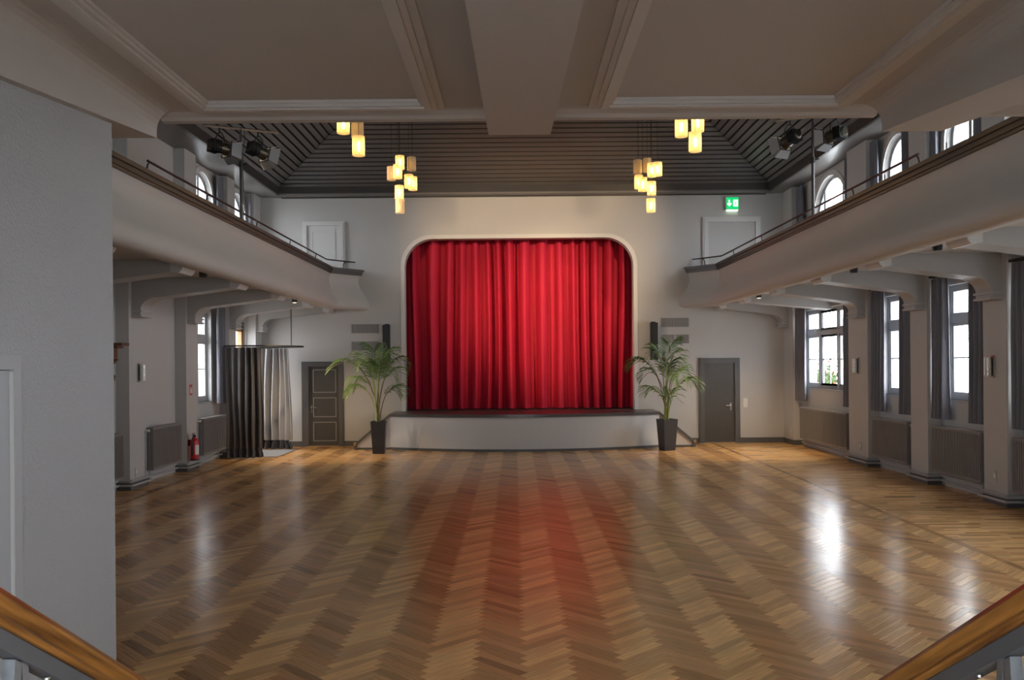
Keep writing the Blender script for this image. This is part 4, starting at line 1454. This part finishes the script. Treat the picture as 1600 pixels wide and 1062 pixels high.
# ================================================================ POTTED PALMS
def palm(label, x, y, pot_top, pot_bot, h, rot, pm, fronds, seed):
    rnd = random.Random(seed)
    t = thing('potted_palm', label, 'potted plant', (x, y, 0), group='palms in tall planters beside the stage')
    Rm = RZ(rot)
    a, b = pot_top / 2, pot_bot / 2
    m = MB()
    lo = [Rm @ Vector(v) for v in ((-b, -b, 0), (b, -b, 0), (b, b, 0), (-b, b, 0))]
    hi = [Rm @ Vector(v) for v in ((-a, -a, h), (a, -a, h), (a, a, h), (-a, a, h))]
    ih = [Rm @ Vector(v) for v in ((-a + .02, -a + .02, h), (a - .02, -a + .02, h), (a - .02, a - .02, h), (-a + .02, a - .02, h))]
    il = [v - Vector((0, 0, .07)) for v in ih]
    o3 = Vector((x, y, 0))
    vs = [v + o3 for v in lo + hi + ih + il]
    fs = [(3, 2, 1, 0)]
    for k in range(3):
        for i in range(4):
            j = (i + 1) % 4
            fs.append((4 * k + i, 4 * k + j, 4 * k + 4 + j, 4 * k + 4 + i))
    fs.append((12, 13, 14, 15))
    m.add(vs, fs).build('planter', pm, t)
    MB().prism([v + o3 + Vector((0, 0, .025)) for v in il], (0, 0, .012)).build('soil', SOIL, t)
    for fi, (dx, dy, tipz, peak, base) in enumerate(fronds):
        B = Vector((x + rnd.uniform(-.05, .05), y + rnd.uniform(-.05, .05), h - .06))
        tip = Vector((x + dx, y + dy, tipz))
        ctrl1 = B + Vector((dx * .12, dy * .12, (peak - h) * .75))
        ctrl2 = Vector((x + dx * .55, y + dy * .55, peak + .12))
        pts = []
        NP = 26
        for i in range(NP + 1):
            s = i / NP
            pts.append((1 - s) ** 3 * B + 3 * (1 - s) ** 2 * s * ctrl1 + 3 * (1 - s) * s * s * ctrl2 + s ** 3 * tip)
        fr = MB().tube(pts, [.012 * (1 - .8 * i / NP) + .002 for i in range(NP + 1)], 6).build('frond_stem', STEM if fi % 3 else STEMB, t, True)
        lm = MB()
        i0 = int(NP * base)
        for i2 in range(int(i0 * 1.4), int(NP * 1.4) + 1):
            i = min(NP, i2 / 1.4)
            k = min(int(i), NP - 1)
            P = pts[k].lerp(pts[k + 1], i - k) if k < NP else pts[NP]
            tg = (pts[k + 1] - pts[k]).normalized()
            side0 = tg.cross(Vector((0, 0, 1)))
            if side0.length < .15:
                side0 = Vector((rnd.uniform(-1, 1), rnd.uniform(-1, 1), 0))
            side0.normalize()
            s = (i - i0) / max(1, NP - i0)
            ll_ = (.14 + .34 * math.sin(PI * (.15 + .75 * s))) * rnd.uniform(.85, 1.1)
            for sd in (-1, 1):
                sv = side0 * sd
                d = (sv * (.85 - .35 * s) + tg * (.55 + .5 * s) + Vector((0, 0, .28 - .1 * s))).normalized()
                p0 = P
                p1 = P + d * ll_ * .45
                p2 = p1 + (d + Vector((0, 0, -.45))).normalized() * ll_ * .38
                p3 = p2 + (d + Vector((0, 0, -1.1))).normalized() * ll_ * .26
                wv = tg * .0085 + Vector((0, 0, .003))
                wv2 = wv * 1.25
                k0 = len(lm.v)
                lm.v += [tuple(p0 - wv * .4), tuple(p0 + wv * .4), tuple(p1 - wv2), tuple(p1 + wv2), tuple(p2 - wv), tuple(p2 + wv), tuple(p3)]
                lm.f += [(k0, k0 + 1, k0 + 3, k0 + 2), (k0 + 2, k0 + 3, k0 + 5, k0 + 4), (k0 + 4, k0 + 5, k0 + 6)]
        lo_ = lm.build('leaflets', LEAF if fi % 2 else LEAF2, fr)
    return t


palm('kentia palm in a black tapered planter left of the stage', -3.17, 19.94 + .12, .35, .27, .75, math.radians(3), POT_B,
     [(-1.05, -.15, 1.98, 2.30, .42), (-.42, -.25, 2.02, 2.38, .45), (-.12, .15, 2.36, 2.36, .42), (.22, -.15, 2.25, 2.34, .42), (.56, .1, 2.00, 2.26, .45), (-.55, .12, 1.55, 1.82, .5), (.42, -.1, 1.42, 1.50, .5),
      (-.62, -.15, 1.40, 1.62, .5), (.08, -.3, 1.92, 2.12, .45), (.36, .2, 1.75, 2.0, .5), (-.28, .3, 1.95, 2.15, .45)], 5)
palm('kentia palm in an anthracite tapered planter right of the stage', 3.55, 20.09 + .15, .37, .275, .73, math.radians(20), POT_G,
     [(-.82, -.1, 1.98, 2.22, .45), (-.22, .1, 2.30, 2.34, .42), (.06, -.18, 2.42, 2.40, .40), (.28, .0, 2.0, 2.40, .42), (.66, .05, 1.50, 1.72, .5), (.42, -.2, 1.62, 2.05, .45), (-.50, .1, 1.72, 1.92, .5),
      (-.42, -.12, 1.38, 1.42, .5), (.14, .25, 1.9, 2.12, .45), (.22, -.25, 1.55, 1.95, .45), (.05, -.1, 1.25, 1.28, .5)], 9)


# ================================================================ STAIR HANDRAILS IN FRONT OF THE CAMERA
def stair_rail(sg, X, label, zt):
    t = thing('stair_handrail', label, 'handrail', (X, 2.2, 0), group='handrails of the stairs in the foreground')
    y0, y1 = 1.55, 2.95
    sl = .64
    dy = Vector((0, 1, -sl)).normalized()
    nrm = Vector((0, sl, 1)).normalized()
    base = Vector((X, 1.9, zt))
    # moulded profile: (across, up)
    pr = [(-.030, -.072), (.030, -.072), (.033, -.060), (.026, -.050), (.034, -.036), (.036, -.018), (.028, -.004), (.012, .0), (-.012, .0), (-.028, -.004), (-.036, -.018), (-.034, -.036), (-.026, -.050), (-.033, -.060)]
    p0 = base - dy * .40
    p1 = base + dy * 1.22
    MB().prism([p0 + Vector((a, 0, 0)) + nrm * b for a, b in pr], p1 - p0).build('wooden_rail', RAILW, t, True)
    bar = [(-.022, -.074), (.022, -.074), (.022, -.112), (-.022, -.112)]
    MB().prism([p0 + Vector((a, 0, 0)) + nrm * b for a, b in bar], p1 - p0).build('steel_bar', GREYBAR, t)
    for k in range(5):
        q = base + dy * (-.16 + .30 * k) - nrm * .112
        for s in (-1, 1):
            foot = Vector((X, q.y + s * .075, max(0.02, q.z - .62)))
            a = q + Vector((-.014, -.012 + .012 * s, .0))
            pts = [Vector((X - .014, q.y + s * .012 - .013, q.z + .012)), Vector((X - .014, q.y + s * .012 + .013, q.z - .004)), Vector((X - .014, foot.y + .013, foot.z)), Vector((X - .014, foot.y - .013, foot.z))]
            MB().prism(pts, (.028, 0, 0)).build('strut', GALV, t)
        MB().lathe([(.008, 0), (.008, .006), (.003, .009)], T(X - sg * .0, q.y + .13, q.z - .083) @ Matrix.Rotation(PI, 4, 'X'), 8).build('bolt', CHROME, t)
    m = MB()
    for y, z in ((1.62, .62), (2.92, 0)):
        zt_ = zt - sl * (y - 1.9) - .1
        m.box(X - .02, X + .02, y - .02, y + .02, z, zt_)
    m.build('end_post', GALV, t)
    # bottom rail that carries the struts
    bb = [(-.015, -.74), (.015, -.74), (.015, -.77), (-.015, -.77)]
    MB().prism([p0 + Vector((a, 0, 0)) + nrm * b for a, b in bb], p1 - p0).build('lower_bar', GREYBAR, t)


stair_rail(-1, -1.137, 'polished brown wooden stair handrail in the lower left corner', 1.575)
stair_rail(1, 1.115, 'polished brown wooden stair handrail in the lower right corner', 1.562)

# ================================================================ OUTSIDE
g = MB().box(-40, 40, -20, 50, -.6, -.35).build('ground_outside', OUTG)
tag(g, 'pale paved yard outside the hall windows', 'ground', kind='structure')
ow = thing('garden_wall', 'white rendered garden wall outside the three-light window', 'wall', (13.6, 30, -.35), kind='structure')
MB().box(13.5, 13.8, 24, 48, -.35, 1.2).build('render', OUTW, ow)
MB().box(13.4, 13.9, 24, 48, 1.2, 1.3).build('coping', OUTW, ow)
gt = thing('garden_lattice', 'pale garden lattice seen through the middle light of the window', 'lattice', (11.25, 31.2, -.35))
m = MB()
for i in range(8):
    xx = 10.98 + .075 * i
    MB().box(xx - .012, xx + .012, 31.18, 31.22, -.35, 2.45).build('lattice_bar', GREYBAR, gt)
for z in (1.15, 1.6, 2.05, 2.42):
    MB().box(10.93, 11.56, 31.17, 31.23, z - .015, z + .015).build('lattice_rail', GREYBAR, gt)
bs = thing('garden_bush', 'green flowering bush in the garden beyond the three-light window', 'bush', (10.72, 30.0, -.35))
rnd = random.Random(4)
for nm, mm, cnt, sz in (('foliage', BUSH, 900, .09), ('flowers', BLOOM, 90, .07)):
    m = MB()
    for i in range(cnt):
        u, v, w = rnd.gauss(0, .24), rnd.gauss(0, .3), rnd.gauss(0, .28)
        c = Vector((10.72 + u, 30.0 + v, 1.25 + w))
        a = Vector((rnd.uniform(-1, 1), rnd.uniform(-1, 1), rnd.uniform(-1, 1))).normalized() * sz
        b = a.cross(Vector((rnd.uniform(-1, 1), rnd.uniform(-1, 1), rnd.uniform(-1, 1)))).normalized() * sz * .5
        m.add([c - a, c + b, c + a, c - b], [(0, 1, 2, 3)])
    m.build(nm, mm, bs)['kind'] = 'stuff'
MB().tube([(10.72, 30.0, -.35), (10.70, 30.02, .4), (10.72, 30.0, 1.1)], [.05, .04, .02], 8).build('trunk', STEMB, bs)
